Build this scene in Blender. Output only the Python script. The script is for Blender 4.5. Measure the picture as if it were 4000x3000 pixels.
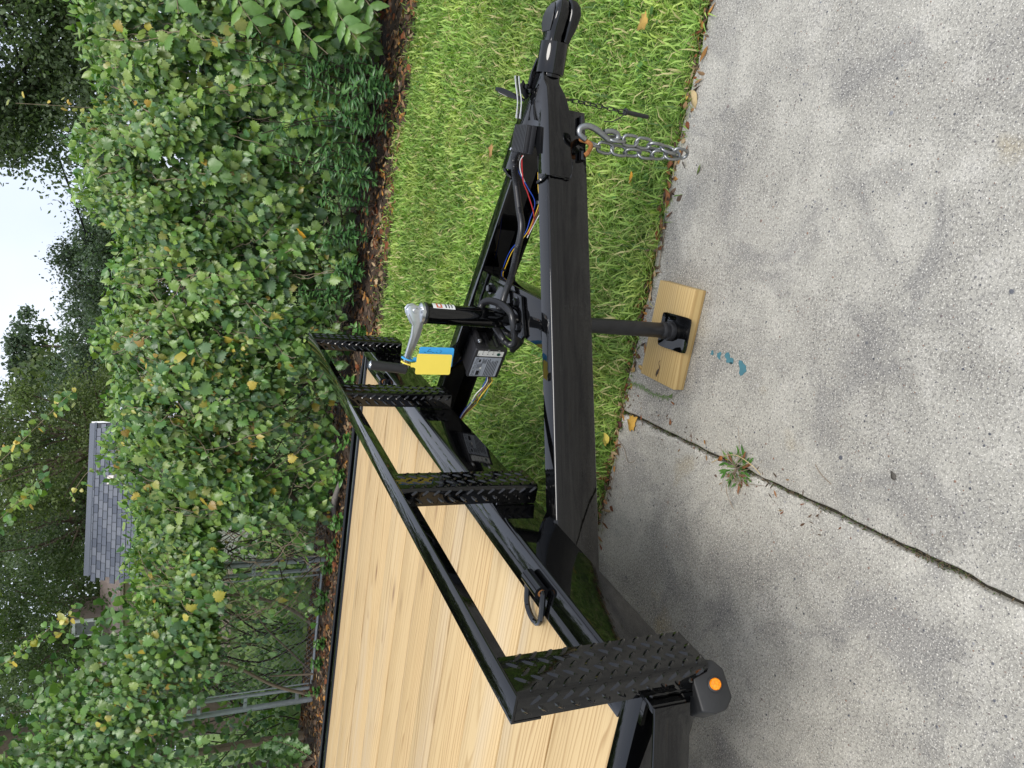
import bpy, bmesh, math, random
import numpy as np
from mathutils import Vector, Matrix

random.seed(7)
rng = np.random.default_rng(11)
scene = bpy.context.scene
for o in list(bpy.data.objects):
    bpy.data.objects.remove(o)
C = scene.collection

# ------------------------------------------------------------------ camera
cd = bpy.data.cameras.new('camera')
cd.sensor_width = 36.0
cd.lens = 25.04
cd.clip_start = 0.05
cd.clip_end = 900
cam = bpy.data.objects.new('camera', cd)
C.objects.link(cam)
# the phone was held upright, so the stored picture lies on its side: image-right is world-down
CX = Vector((0.156472, -0.388754, -0.907958)); CY = Vector((0.94823, 0.31635, 0.027963)); CZ = Vector((0.276361, -0.865328, 0.418128))
M = Matrix((CX, CY, CZ)).transposed().to_4x4()
M.translation = Vector((0.75863, -0.74162, 1.41457))
cam.matrix_world = M
scene.camera = cam

# ------------------------------------------------------------------ sky, sun, exposure
SUN_EL, SUN_AZ = math.radians(58), math.radians(150)
world = bpy.data.worlds.new('World')
scene.world = world
world.use_nodes = True
wn = world.node_tree
wn.nodes.clear()
sky = wn.nodes.new('ShaderNodeTexSky')
sky.sky_type = 'NISHITA'
sky.sun_disc = False
sky.sun_elevation = SUN_EL
sky.sun_rotation = SUN_AZ
sky.air_density = 1.0
sky.dust_density = 4.0
sky.ozone_density = 1.0
wmix = wn.nodes.new('ShaderNodeMix'); wmix.data_type = 'RGBA'
wmix.inputs[0].default_value = 0.82
# even cloud cover over the blue, with soft cloud tone
wtc = wn.nodes.new('ShaderNodeTexCoord')
wno = wn.nodes.new('ShaderNodeTexNoise'); wno.inputs['Scale'].default_value = 3.0; wno.inputs['Detail'].default_value = 4.0
wrp = wn.nodes.new('ShaderNodeValToRGB')
wrp.color_ramp.elements[0].position = .35; wrp.color_ramp.elements[0].color = (5.4, 6.0, 7.3, 1)
wrp.color_ramp.elements[1].position = .65; wrp.color_ramp.elements[1].color = (6.7, 7.05, 7.9, 1)
wn.links.new(wtc.outputs['Generated'], wno.inputs['Vector']); wn.links.new(wno.outputs[0], wrp.inputs[0]); wn.links.new(wrp.outputs[0], wmix.inputs[7])
wbg = wn.nodes.new('ShaderNodeBackground'); wbg.inputs[1].default_value = 0.1
wout = wn.nodes.new('ShaderNodeOutputWorld')
wn.links.new(sky.outputs[0], wmix.inputs[6])
wn.links.new(wmix.outputs[2], wbg.inputs[0])
wn.links.new(wbg.outputs[0], wout.inputs[0])

sl = bpy.data.lights.new('sun', 'SUN')
sl.energy = 1.5
sl.angle = math.radians(25)
sl.color = (1.0, 0.96, 0.9)
sun = bpy.data.objects.new('sun', sl)
C.objects.link(sun)
_d = Vector((math.sin(SUN_AZ) * math.cos(SUN_EL), math.cos(SUN_AZ) * math.cos(SUN_EL), math.sin(SUN_EL)))
sun.rotation_euler = _d.to_track_quat('Z', 'Y').to_euler()
sun.location = (0, 0, 30)

scene.view_settings.view_transform = 'Standard'
scene.view_settings.look = 'None'
scene.view_settings.exposure = 0.8
scene.view_settings.gamma = 1.0
scene.view_settings.use_curve_mapping = False
scene.render.engine = 'CYCLES'
scene.cycles.use_denoising = True
scene.cycles.max_bounces = 8
scene.cycles.diffuse_bounces = 4
scene.cycles.glossy_bounces = 4
scene.cycles.transmission_bounces = 4
scene.cycles.transparent_max_bounces = 4
scene.cycles.sample_clamp_indirect = 8.0

# ------------------------------------------------------------------ node helpers
class NT:
    def __init__(s, name):
        s.m = bpy.data.materials.new(name)
        s.m.use_nodes = True
        s.t = s.m.node_tree
        s.t.nodes.clear()
        s.out = s.t.nodes.new('ShaderNodeOutputMaterial')
    def n(s, typ, **kw):
        nd = s.t.nodes.new('ShaderNode' + typ)
        for k, v in kw.items():
            if k.startswith('_'):
                setattr(nd, k[1:], v)
        for k, v in kw.items():
            if not k.startswith('_'):
                key = int(k[1:]) if k[0] == 'i' and k[1:].isdigit() else k.replace('__', ' ')
                s.set(nd.inputs[key], v)
        return nd
    def set(s, inp, v):
        if isinstance(v, bpy.types.NodeSocket):
            s.t.links.new(v, inp)
        elif isinstance(v, bpy.types.Node):
            s.t.links.new(v.outputs[0], inp)
        else:
            if isinstance(v, tuple) and len(v) == 3 and inp.type == 'RGBA':
                v = (*v, 1)
            inp.default_value = v
    def coord(s, which='Object', scale=(1, 1, 1), off=None):
        c = s.n('TexCoord')
        m = s.n('Mapping', Vector=c.outputs[which], Scale=scale)
        if off is not None:
            s.set(m.inputs['Location'], off)
        return m.outputs[0]
    def noise(s, vec, scale, detail=3, rough=.55, dist=0):
        return s.n('TexNoise', Vector=vec, Scale=scale, Detail=detail, Roughness=rough, Distortion=dist).outputs[0]
    def vor(s, vec, scale, feature='F1', out=0, rand=1.0):
        return s.n('TexVoronoi', _feature=feature, Vector=vec, Scale=scale, Randomness=rand).outputs[out]
    def ramp(s, fac, *stops):
        r = s.n('ValToRGB', Fac=fac)
        el = r.color_ramp.elements
        while len(el) > 1:
            el.remove(el[-1])
        for i, (p, c) in enumerate(stops):
            e = el[0] if i == 0 else el.new(p)
            e.position = p
            if not isinstance(c, tuple):
                c = (c, c, c)
            e.color = (*c, 1)
        return r.outputs[0]
    def mix(s, fac, a, b, mode='MIX'):
        m = s.n('Mix', _data_type='RGBA', _blend_type=mode, i0=fac)
        s.set(m.inputs[6], a); s.set(m.inputs[7], b)
        return m.outputs[2]
    def math(s, op, a, b=0.0):
        m = s.n('Math', _operation=op, i0=a)
        s.set(m.inputs[1], b)
        return m.outputs[0]
    def bump(s, h, strength=.3, dist=.01):
        return s.n('Bump', Height=h, Strength=strength, Distance=dist).outputs[0]
    def principled(s, **kw):
        b = s.n('BsdfPrincipled', **kw)
        s.t.links.new(b.outputs[0], s.out.inputs[0])
        return b

def simple(name, col, rough=.5, metal=0.0, ior=1.5, var=0.0, bump=0.0, scale=60, spec=.5):
    t = NT(name)
    kw = dict(Roughness=rough, Metallic=metal, IOR=ior)
    if var or bump:
        v = t.coord('Object')
        f = t.noise(v, scale, 4)
        c = t.mix(f, tuple(x * (1 - var) for x in col), tuple(min(1, x * (1 + var)) for x in col))
        kw['Base Color'] = c
        if bump:
            kw['Normal'] = t.bump(f, bump, .004)
    else:
        kw['Base Color'] = col
    b = t.n('BsdfPrincipled')
    for k, v2 in kw.items():
        t.set(b.inputs[k], v2)
    t.set(b.inputs['Specular IOR Level'], spec)
    t.t.links.new(b.outputs[0], t.out.inputs[0])
    return t.m

MAT = {}
def mat_paint():
    t = NT('glossy_black_paint')
    v = t.coord('Object')
    dust = t.noise(v, 9, 5, .7)
    spk = t.ramp(t.vor(v, 420), (0, 1), (.10, 1), (.14, 0))
    gate = t.ramp(t.noise(v, 14, 3, .6), (.56, 0), (.66, 1))
    col = t.mix(t.math('MULTIPLY', spk, gate), (.0015, .0016, .0018), (.14, .14, .14))
    peel = t.noise(v, 210, 2)
    wav = t.noise(v, 13, 2)
    nrm = t.bump(t.math('ADD', t.math('MULTIPLY', peel, .06), t.math('MULTIPLY', wav, .5)), .03, .01)
    b = t.principled()
    t.set(b.inputs['Base Color'], col); t.set(b.inputs['Normal'], nrm); t.set(b.inputs['Coat Normal'], nrm)
    b.inputs['Roughness'].default_value = .22
    b.inputs['Coat Weight'].default_value = 1.0
    b.inputs['Coat IOR'].default_value = 1.52
    b.inputs['Specular IOR Level'].default_value = 0.0
    t.set(b.inputs['Coat Roughness'], t.ramp(dust, (.35, .015), (.58, .035), (.78, .12)))
    return t.m
MAT['paint'] = mat_paint()

def mat_satin():
    t = NT('satin_black_steel')
    v = t.coord('Object')
    f = t.noise(v, 30, 5, .65)
    col = t.ramp(f, (.3, (.010, .010, .011)), (.75, (.024, .024, .025)))
    b = t.principled()
    t.set(b.inputs['Base Color'], col)
    t.set(b.inputs['Roughness'], t.ramp(f, (.3, .3), (.7, .5)))
    t.set(b.inputs['Normal'], t.bump(t.noise(v, 260, 3), .12, .003))
    return t.m
MAT['satin'] = mat_satin()

def mat_wood(name, light, mid, dark, axis=0, ring=1.0, stain=.5):
    t = NT(name)
    rnd = t.n('ObjectInfo').outputs['Random']
    off = t.n('CombineXYZ', X=t.math('MULTIPLY', rnd, 37.0), Y=t.math('MULTIPLY', rnd, 11.0), Z=t.math('MULTIPLY', rnd, 23.0)).outputs[0]
    base = t.coord('Object', off=off)
    s = [1.0, 1.0, 1.0]; s[axis] = .07
    g = t.n('Mapping', Vector=base, Scale=tuple(s)).outputs[0]
    s2 = [1.0, 1.0, 1.0]; s2[axis] = .012
    g2 = t.n('Mapping', Vector=base, Scale=tuple(s2)).outputs[0]
    warp = t.noise(g, 6.5, 3, .5)
    other = 1 - axis
    sep = t.n('SeparateXYZ', Vector=base)
    w = t.math('ADD', t.math('MULTIPLY', sep.outputs[other], 62 * ring), t.math('MULTIPLY', warp, 15.0))
    band = t.math('FRACT', w)
    ringc = t.ramp(band, (0, 0.0), (.55, .10), (.80, .85), (.90, 1.0), (1.0, .0))
    fibre = t.noise(g2, 260, 3, .6)
    tone = t.noise(g, 3.0, 2)
    c = t.mix(t.ramp(tone, (.3, 0.0), (.7, 1.0)), light, mid)
    c = t.mix(t.math('MULTIPLY', ringc, t.ramp(t.noise(g, 2.2, 2), (.35, .35), (.65, .95))), c, dark)
    c = t.mix(t.math('MULTIPLY', t.ramp(fibre, (.4, 0), (.75, 1)), .28), c, dark)
    # knots
    ks = [9.0, 9.0, 2.0]; ks[axis] = 2.2
    kv = t.n('Mapping', Vector=base, Scale=tuple(ks)).outputs[0]
    kd = t.vor(kv, 1.0, rand=1.0)
    kd = t.math('ADD', kd, t.math('MULTIPLY', t.noise(g, 40, 2), .05))
    kn = t.ramp(kd, (0.03, .9), (.07, .7), (.12, .3), (.20, 0))
    c = t.mix(kn, c, (.16, .075, .025))
    # blue grey weather streaks
    st = t.ramp(t.noise(g, 5.0, 4, .6), (.56, 0), (.70, 1))
    c = t.mix(t.math('MULTIPLY', st, stain), c, (.46, .42, .35))
    hv = t.n('HueSaturation', Color=c, Value=t.math('ADD', t.math('MULTIPLY', rnd, .15), .91))
    b = t.principled()
    t.set(b.inputs['Base Color'], hv.outputs[0])
    b.inputs['Roughness'].default_value = .62
    t.set(b.inputs['Normal'], t.bump(t.math('ADD', ringc, fibre), .12, .002))
    return t.m
MAT['deck'] = mat_wood('pine_deck_wood', (.575, .430, .225), (.52, .365, .170), (.31, .185, .070), stain=.28)
MAT['block'] = mat_wood('treated_block_wood', (.53, .385, .165), (.46, .315, .115), (.29, .175, .055), ring=1.6, stain=.1)

MAT['zinc'] = simple('zinc_plate', (.62, .64, .66), .28, 1.0, var=.15, scale=40)
MAT['chain'] = simple('galvanised_chain', (.30, .31, .31), .40, 1.0, var=.3, scale=90)
MAT['rust'] = simple('rusty_steel', (.30, .12, .03), .8, 0, var=.5, bump=.5, scale=120)
MAT['rubber'] = simple('black_rubber', (.012, .012, .012), .55, var=.3, bump=.1, scale=80)
MAT['conduit'] = simple('black_conduit_plastic', (.013, .013, .014), .3)
MAT['plastic'] = simple('black_box_plastic', (.018, .018, .02), .42, var=.15, scale=300, bump=.08)
MAT['yellow'] = simple('yellow_tag_plastic', (.86, .68, .10), .45, var=.05, scale=40)
MAT['blue'] = simple('blue_tag_plastic', (.05, .36, .74), .4, var=.05, scale=40)
MAT['ink'] = simple('dark_ink', (.02, .025, .08), .6)
MAT['black_ink'] = simple('black_print', (.01, .01, .012), .6)
MAT['label'] = simple('silver_label', (.42, .46, .53), .35, .3)
MAT['white_label'] = simple('white_label', (.72, .73, .70), .45)
MAT['green_dot'] = simple('green_button', (.01, .07, .05), .4)
MAT['red_print'] = simple('red_print', (.55, .10, .04), .5)
MAT['amber'] = None
def mat_amber():
    t = NT('amber_lens')
    v = t.coord('Object')
    f = t.vor(v, 300)
    b = t.principled()
    t.set(b.inputs['Base Color'], t.mix(f, (.95, .33, .01), (.75, .16, .0)))
    b.inputs['Roughness'].default_value = .12
    t.set(b.inputs['Normal'], t.bump(f, .3, .002))
    return t.m
MAT['amber'] = mat_amber()
for k, c in dict(wire_blue=(.02, .07, .45), wire_white=(.75, .74, .70), wire_red=(.50, .03, .03), wire_yellow=(.70, .45, .04), wire_brown=(.22, .06, .02), wire_black=(.01, .01, .01), wire_green=(.01, .12, .08), wire_grey=(.45, .46, .47)).items():
    MAT[k] = simple(k, c, .4)

def mat_concrete():
    t = NT('weathered_concrete')
    v = t.coord('Object', off=(3.35, 1.7, 0))
    big = t.noise(v, 2.3, 6, .62, .6)
    mid = t.noise(v, 9, 5, .65)
    c = t.ramp(big, (.28, (.275, .260, .222)), (.40, (.375, .358, .306)), (.52, (.465, .445, .380)), (.68, (.525, .502, .428)))
    c = t.mix(t.ramp(mid, (.38, .38), (.60, 0)), c, (.24, .228, .205))
    c = t.mix(t.ramp(mid, (.52, 0), (.72, .45)), c, (.56, .535, .48))
    blot = t.noise(v, 3.6, 6, .68, .7)
    c = t.mix(t.ramp(blot, (.50, 0), (.62, .62)), c, (.215, .208, .195))
    rust = t.ramp(t.noise(v, 4.1, 3, .5), (.66, 0), (.76, 1))
    c = t.mix(t.math('MULTIPLY', rust, .5), c, (.40, .31, .15))
    # sand, grit and stones in the worn face
    sp = t.noise(v, 140, 4, .85)
    dens = t.ramp(big, (.35, .75), (.65, .42))
    c = t.mix(t.math('MULTIPLY', t.ramp(sp, (.50, 0), (.58, 1)), dens), c, (.09, .086, .085))
    sp2 = t.noise(v, 260, 2, .6)
    c = t.mix(t.ramp(sp2, (.58, 0), (.66, .85)), c, (.80, .77, .68))
    hsum = sp
    for sc, lo, hi in ((78.0, .91, .94), (140.0, .74, .78), (40.0, .978, .99)):
        vc = t.n('TexVoronoi', Vector=v, Scale=sc)
        sepc = t.n('SeparateColor', Color=vc.outputs['Color'])
        stone = t.math('MULTIPLY', t.ramp(vc.outputs['Distance'], (.16, 1), (.27, 0)), t.ramp(sepc.outputs[0], (lo, 0), (hi, 1)))
        scol = t.ramp(sepc.outputs[1], (.0, (.05, .055, .065)), (.45, (.12, .125, .14)), (.62, (.27, .15, .09)), (.75, (.19, .20, .22)), (1.0, (.66, .62, .54)))
        c = t.mix(stone, c, scol)
        hsum = t.math('ADD', hsum, t.math('MULTIPLY', stone, .5))
    b = t.principled()
    t.set(b.inputs['Base Color'], c)
    b.inputs['Roughness'].default_value = .88
    t.set(b.inputs['Normal'], t.bump(hsum, .65, .004))
    return t.m
MAT['concrete'] = mat_concrete()

def mat_soil():
    t = NT('dark_soil')
    v = t.coord('Object')
    f = t.noise(v, 60, 5, .7)
    c = t.ramp(f, (.3, (.02, .014, .009)), (.55, (.055, .036, .022)), (.75, (.12, .08, .05)))
    b = t.principled()
    t.set(b.inputs['Base Color'], c); b.inputs['Roughness'].default_value = .95
    t.set(b.inputs['Normal'], t.bump(f, .8, .01))
    return t.m
MAT['soil'] = mat_soil()
MAT['joint'] = simple('mossy_joint_dirt', (.030, .026, .016), .95, var=.6, bump=.8, scale=90)
def mat_lawn():
    t = NT('lawn_ground')
    v = t.coord('Object')
    f = t.noise(v, 1.1, 4, .6)
    g = t.noise(v, 45, 4, .7)
    c = t.mix(f, (.12, .21, .04), (.20, .30, .06))
    c = t.mix(t.ramp(g, (.35, .65), (.6, 0)), c, (.05, .085, .018))
    b = t.principled()
    t.set(b.inputs['Base Color'], c); b.inputs['Roughness'].default_value = .9
    t.set(b.inputs['Normal'], t.bump(g, .8, .02))
    return t.m
MAT['lawn'] = mat_lawn()

def mat_leaf(name, trans=.35, rough=.42, spec=.5):
    t = NT(name)
    a = t.n('Attribute', _attribute_name='Col')
    v = t.coord('Object')
    f = t.noise(v, 38, 2)
    c = t.mix(t.ramp(f, (.35, .0), (.7, .35)), a.outputs[0], t.mix(1.0, a.outputs[0], (.62, .66, .55), 'MULTIPLY'))
    b = t.n('BsdfPrincipled')
    t.set(b.inputs['Base Color'], c); b.inputs['Roughness'].default_value = rough
    b.inputs['Specular IOR Level'].default_value = spec
    tr = t.n('BsdfTranslucent', Color=t.mix(1.0, c, (1.0, 1.15, .55), 'MULTIPLY'))
    ms = t.n('MixShader', Fac=trans)
    t.t.links.new(b.outputs[0], ms.inputs[1]); t.t.links.new(tr.outputs[0], ms.inputs[2])
    t.t.links.new(ms.outputs[0], t.out.inputs[0])
    return t.m
MAT['leaf'] = mat_leaf('vine_leaf', .24, .38, .6)
MAT['grass'] = mat_leaf('grass_blade', .35, .5, .35)
MAT['treeleaf'] = mat_leaf('tree_leaf', .4, .5, .3)
MAT['dryleaf'] = mat_leaf('dry_leaf', .15, .7, .3)
MAT['bark'] = simple('grey_brown_bark', (.10, .075, .055), .9, var=.5, bump=.6, scale=25)
MAT['twig'] = simple('dark_twig', (.045, .032, .022), .9, var=.5, scale=60)
MAT['paletwig'] = simple('pale_twig', (.22, .17, .115), .85, var=.4, scale=60)
MAT['galv'] = simple('galvanised_pipe', (.36, .39, .40), .5, .55, var=.3, scale=30)
MAT['wire'] = simple('galvanised_wire', (.22, .23, .23), .5, .5)
MAT['cable'] = simple('black_cable', (.018, .018, .02), .6)
MAT['teal'] = simple('teal_paint_splash', (.06, .17, .20), .5, var=.25, scale=60)

# ------------------------------------------------------------------ mesh helpers
class MB:
    def __init__(s):
        s.v = []; s.f = []
    def add(s, vs, fs):
        b = len(s.v)
        s.v += [tuple(x) for x in vs]
        s.f += [tuple(i + b for i in f) for f in fs]
        return s
    def box(s, lo, hi):
        x0, y0, z0 = lo; x1, y1, z1 = hi
        return s.add([(x0,y0,z0),(x1,y0,z0),(x1,y1,z0),(x0,y1,z0),(x0,y0,z1),(x1,y0,z1),(x1,y1,z1),(x0,y1,z1)],
                     [(0,3,2,1),(4,5,6,7),(0,1,5,4),(1,2,6,5),(2,3,7,6),(3,0,4,7)])
    def obox(s, c, a, b, d):
        c, a, b, d = map(Vector, (c, a, b, d))
        vs = [c + i*a + j*b + k*d for k in (-1, 1) for i, j in ((-1,-1),(1,-1),(1,1),(-1,1))]
        return s.add(vs, [(0,3,2,1),(4,5,6,7),(0,1,5,4),(1,2,6,5),(2,3,7,6),(3,0,4,7)])
    def prism(s, poly, ext):
        n = len(poly); ext = Vector(ext)
        vs = [Vector(p) for p in poly] + [Vector(p) + ext for p in poly]
        return s.add(vs, [tuple(range(n - 1, -1, -1)), tuple(range(n, 2*n))] + [(i, (i+1) % n, (i+1) % n + n, i + n) for i in range(n)])
    def ring(s, c, ax, r, n, ref=None):
        ax = Vector(ax).normalized()
        u = Vector(ref) if ref is not None else (Vector((0,0,1)) if abs(ax.z) < .9 else Vector((1,0,0)))
        u = (u - ax * u.dot(ax)).normalized(); w = ax.cross(u)
        return [Vector(c) + r * (math.cos(2*math.pi*i/n) * u + math.sin(2*math.pi*i/n) * w) for i in range(n)]
    def tube(s, pts, r, n=8, closed=False):
        pts = [Vector(p) for p in pts]; m = len(pts)
        rs = r if isinstance(r, (list, tuple)) else [r] * m
        ref = None; vs = []
        for i in range(m):
            if closed: t = pts[(i+1) % m] - pts[i-1]
            else: t = pts[min(i+1, m-1)] - pts[max(i-1, 0)]
            if t.length < 1e-9: t = Vector((0,0,1))
            t.normalize()
            if ref is None: ref = Vector((0,0,1)) if abs(t.z) < .9 else Vector((1,0,0))
            ref = (ref - t * ref.dot(t))
            if ref.length < 1e-6: ref = t.orthogonal()
            ref.normalize()
            vs += s.ring(pts[i], t, rs[i], n, ref)
        fs = []
        for i in range(m if closed else m - 1):
            a, b = i*n, ((i+1) % m)*n
            fs += [(a+j, a+(j+1) % n, b+(j+1) % n, b+j) for j in range(n)]
        if not closed: fs += [tuple(range(n-1, -1, -1)), tuple(range((m-1)*n, m*n))]
        return s.add(vs, fs)
    def lathe(s, o, ax, prof, n=24):
        o = Vector(o); ax = Vector(ax).normalized(); vs = []; m = len(prof)
        for t, r in prof: vs += s.ring(o + ax*t, ax, max(r, 1e-4), n)
        fs = [(i*n+j, i*n+(j+1) % n, (i+1)*n+(j+1) % n, (i+1)*n+j) for i in range(m-1) for j in range(n)]
        fs += [tuple(range(n-1, -1, -1)), tuple(range((m-1)*n, m*n))]
        return s.add(vs, fs)
    def build(s, name, mat, parent=None, bevel=0, smooth=True, seg=2, ang=40, recalc=True):
        me = bpy.data.meshes.new(name)
        if bevel or recalc:
            bm = bmesh.new()
            vv = [bm.verts.new(p) for p in s.v]
            for f in s.f:
                try: bm.faces.new([vv[i] for i in f])
                except ValueError: pass
            if recalc: bmesh.ops.recalc_face_normals(bm, faces=bm.faces)
            if bevel:
                es = [e for e in bm.edges if len(e.link_faces) == 2 and e.calc_face_angle(0) > math.radians(30)]
                bmesh.ops.bevel(bm, geom=es, offset=bevel, segments=seg, profile=.5, affect='EDGES', clamp_overlap=True)
            bm.to_mesh(me); bm.free()
        else:
            me.from_pydata(s.v, [], s.f)
        if smooth:
            me.polygons.foreach_set('use_smooth', [True] * len(me.polygons))
            me.set_sharp_from_angle(angle=math.radians(ang))
        return obj(name, me, mat, parent)

def obj(name, me, mat, parent=None):
    if mat is not None and len(me.materials) == 0:
        me.materials.append(MAT[mat] if isinstance(mat, str) else mat)
    o = bpy.data.objects.new(name, me)
    C.objects.link(o)
    if parent is not None: attach(o, parent)
    return o
def attach(o, parent):
    o.parent = parent
    if parent.parent is None and 'base' in parent:
        o.matrix_parent_inverse = Matrix.Translation(-parent.location)
def thing(name, label, cat, loc=(0,0,0), group=None):
    o = bpy.data.objects.new(name, None)
    o.empty_display_size = .1
    C.objects.link(o); o.location = loc
    o['base'] = 1
    tag(o, label, cat, group)
    return o
def tag(o, label, cat, group=None):
    o['label'] = label; o['category'] = cat
    if group: o['group'] = group
    return o
def struct(o):
    o['kind'] = 'structure'; return o
def stuff(o):
    o['kind'] = 'stuff'; return o
def V(*a): return Vector(a)
def smoothpath(pts, k=6):
    P = [Vector(p) for p in pts]; out = []
    for i in range(len(P) - 1):
        p0, p1, p2, p3 = P[max(i-1, 0)], P[i], P[i+1], P[min(i+2, len(P)-1)]
        for j in range(k):
            t = j / k
            out.append(.5 * ((2*p1) + (p2-p0)*t + (2*p0-5*p1+4*p2-p3)*t*t + (3*p1-p0-3*p2+p3)*t**3))
    out.append(P[-1]); return out
def lettering(name, body, size, o, xd, yd, mat, parent, align='LEFT', spacing=1.0):
    cu = bpy.data.curves.new('lettering', 'FONT')
    cu.body = body; cu.size = size; cu.align_x = align; cu.space_line = spacing
    cu.resolution_u = 2
    t = bpy.data.objects.new('lettering', cu); C.objects.link(t)
    bpy.context.view_layer.update()
    me = bpy.data.meshes.new_from_object(t.evaluated_get(bpy.context.evaluated_depsgraph_get()))
    bpy.data.objects.remove(t); bpy.data.curves.remove(cu)
    xd = Vector(xd).normalized(); yd = Vector(yd).normalized(); zd = xd.cross(yd)
    Mx = Matrix((xd, yd, zd)).transposed().to_4x4(); Mx.translation = Vector(o)
    me.transform(Mx); me.name = name; me.materials.clear()
    return obj(name, me, mat, parent)

# vectorised leaf meshes --------------------------------------------------
def leaf_template(half, center, fold=.18, droop=.15):
    """half outline from base to tip (x>=0); returns verts and tris around a centre vertex"""
    pts = list(half) + [(-x, y) for x, y in reversed(half[1:-1])]
    vs = [(x, y, -fold * abs(x) - droop * y * y + .03 * math.sin(9 * y + 7 * x)) for x, y in pts] + [(center[0], center[1], 0.0)]
    n = len(pts)
    return np.array(vs), np.array([(n, (i + 1) % n, i) for i in range(n)])
GRAPE = leaf_template([(0,0),(.13,-.15),(.21,-.07),(.36,-.15),(.37,-.01),(.53,.01),(.45,.13),(.60,.24),(.45,.31),(.54,.48),(.38,.49),(.38,.67),(.24,.63),(.18,.82),(.09,.77),(0,1.04)], (0,.30), .24, .18)
ROUND = leaf_template([(0,0),(.2,-.12),(.42,0),(.5,.22),(.42,.48),(.22,.72),(0,.92)], (0,.3))
OVATE = leaf_template([(0,0),(.18,.12),(.30,.32),(.29,.5),(.18,.75),(0,1.05)], (0,.4), .3, .2)
TOOTH = leaf_template([(0,0),(.14,.10),(.25,.2),(.27,.3),(.33,.42),(.30,.52),(.31,.62),(.22,.72),(.18,.84),(0,1.1)], (0,.45), .25, .22)
LANCE = leaf_template([(0,0),(.10,.25),(.13,.5),(.08,.8),(0,1.05)], (0,.45), .3, .25)
OAK = leaf_template([(0,0),(.05,.12),(.18,.2),(.12,.30),(.32,.42),(.20,.52),(.40,.70),(.24,.78),(.22,.94),(0,1.0)], (0,.5), .15, .2)
MAPLE = leaf_template([(0,0),(.18,-.05),(.42,.0),(.34,.16),(.56,.36),(.36,.42),(.36,.60),(.2,.62),(.13,.8),(0,1.0)], (0,.35), .1, .1)
QUADL = (np.array([(0,0,0),(.32,.45,-.08),(0,1,-.1),(-.32,.45,-.08)]), np.array([(0,1,2),(0,2,3)]))

def unit(a):
    return a / np.maximum(np.linalg.norm(a, axis=1, keepdims=True), 1e-9)
def leaf_arrays(tmpl, P, T, N, S):
    tv, tf = tmpl
    T = unit(T); N = N - (N * T).sum(1, keepdims=True) * T; N = unit(N); X = np.cross(T, N)
    n, k = len(P), len(tv)
    v = P[:, None, :] + S[:, None, None] * (tv[None, :, 0:1] * X[:, None, :] + tv[None, :, 1:2] * T[:, None, :] + tv[None, :, 2:3] * N[:, None, :])
    f = tf[None] + (np.arange(n) * k)[:, None, None]
    return v.reshape(-1, 3), f.reshape(-1, 3), k
def leaf_mesh(name, groups, mat, parent=None):
    """groups: list of (template, P, T, N, S, colours)"""
    vs, fs, cs = [], [], []; b = 0
    for tm, P, T, N, S, col in groups:
        if len(P) == 0: continue
        v, f, k = leaf_arrays(tm, P, T, N, S)
        vs.append(v); fs.append(f + b); cs.append(np.repeat(col, k, axis=0)); b += len(v)
    return raw_mesh(name, np.concatenate(vs), np.concatenate(fs), np.concatenate(cs), mat, parent)
def raw_mesh(name, v, f, c, mat, parent=None):
    me = bpy.data.meshes.new(name)
    me.vertices.add(len(v)); me.vertices.foreach_set('co', v.astype(np.float32).ravel())
    me.loops.add(f.size); me.loops.foreach_set('vertex_index', f.astype(np.int32).ravel())
    me.polygons.add(len(f)); me.polygons.foreach_set('loop_start', np.arange(0, f.size, f.shape[1], dtype=np.int32))
    me.update(calc_edges=True)
    if c is not None:
        a = me.color_attributes.new('Col', 'FLOAT_COLOR', 'POINT')
        a.data.foreach_set('color', np.concatenate([c, np.ones((len(c), 1))], 1).astype(np.float32).ravel())
    me.polygons.foreach_set('use_smooth', np.ones(len(f), dtype=bool))
    return obj(name, me, mat, parent)
def single_leaf(tmpl, col, name='leaf', mat='leaf', curl=0.0):
    v = tmpl[0].copy()
    v[:, 2] += curl * (v[:, 0] ** 2 * 1.6 + (v[:, 1] - .5) ** 2)
    me = bpy.data.meshes.new(name)
    me.from_pydata(v.tolist(), [], tmpl[1].tolist())
    a = me.color_attributes.new('Col', 'FLOAT_COLOR', 'POINT')
    a.data.foreach_set('color', np.tile(np.array([*col, 1.0], dtype=np.float32), len(v)))
    me.polygons.foreach_set('use_smooth', [True] * len(me.polygons))
    me.materials.append(MAT[mat])
    return me
def leaf_matrix(p, t, n, s):
    t = Vector(t).normalized(); n = Vector(n); n = (n - t * n.dot(t)).normalized(); x = t.cross(n)
    m = Matrix((x * s, t * s, n * s)).transposed().to_4x4(); m.translation = Vector(p)
    return m

# ------------------------------------------------------------------ ground, driveway
m = MB(); m.add([(-260,-120,-.035),(260,-120,-.035),(260,400,-.035),(-260,400,-.035)], [(0,1,2,3)])
struct(m.build('ground', 'lawn', recalc=False))

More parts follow.
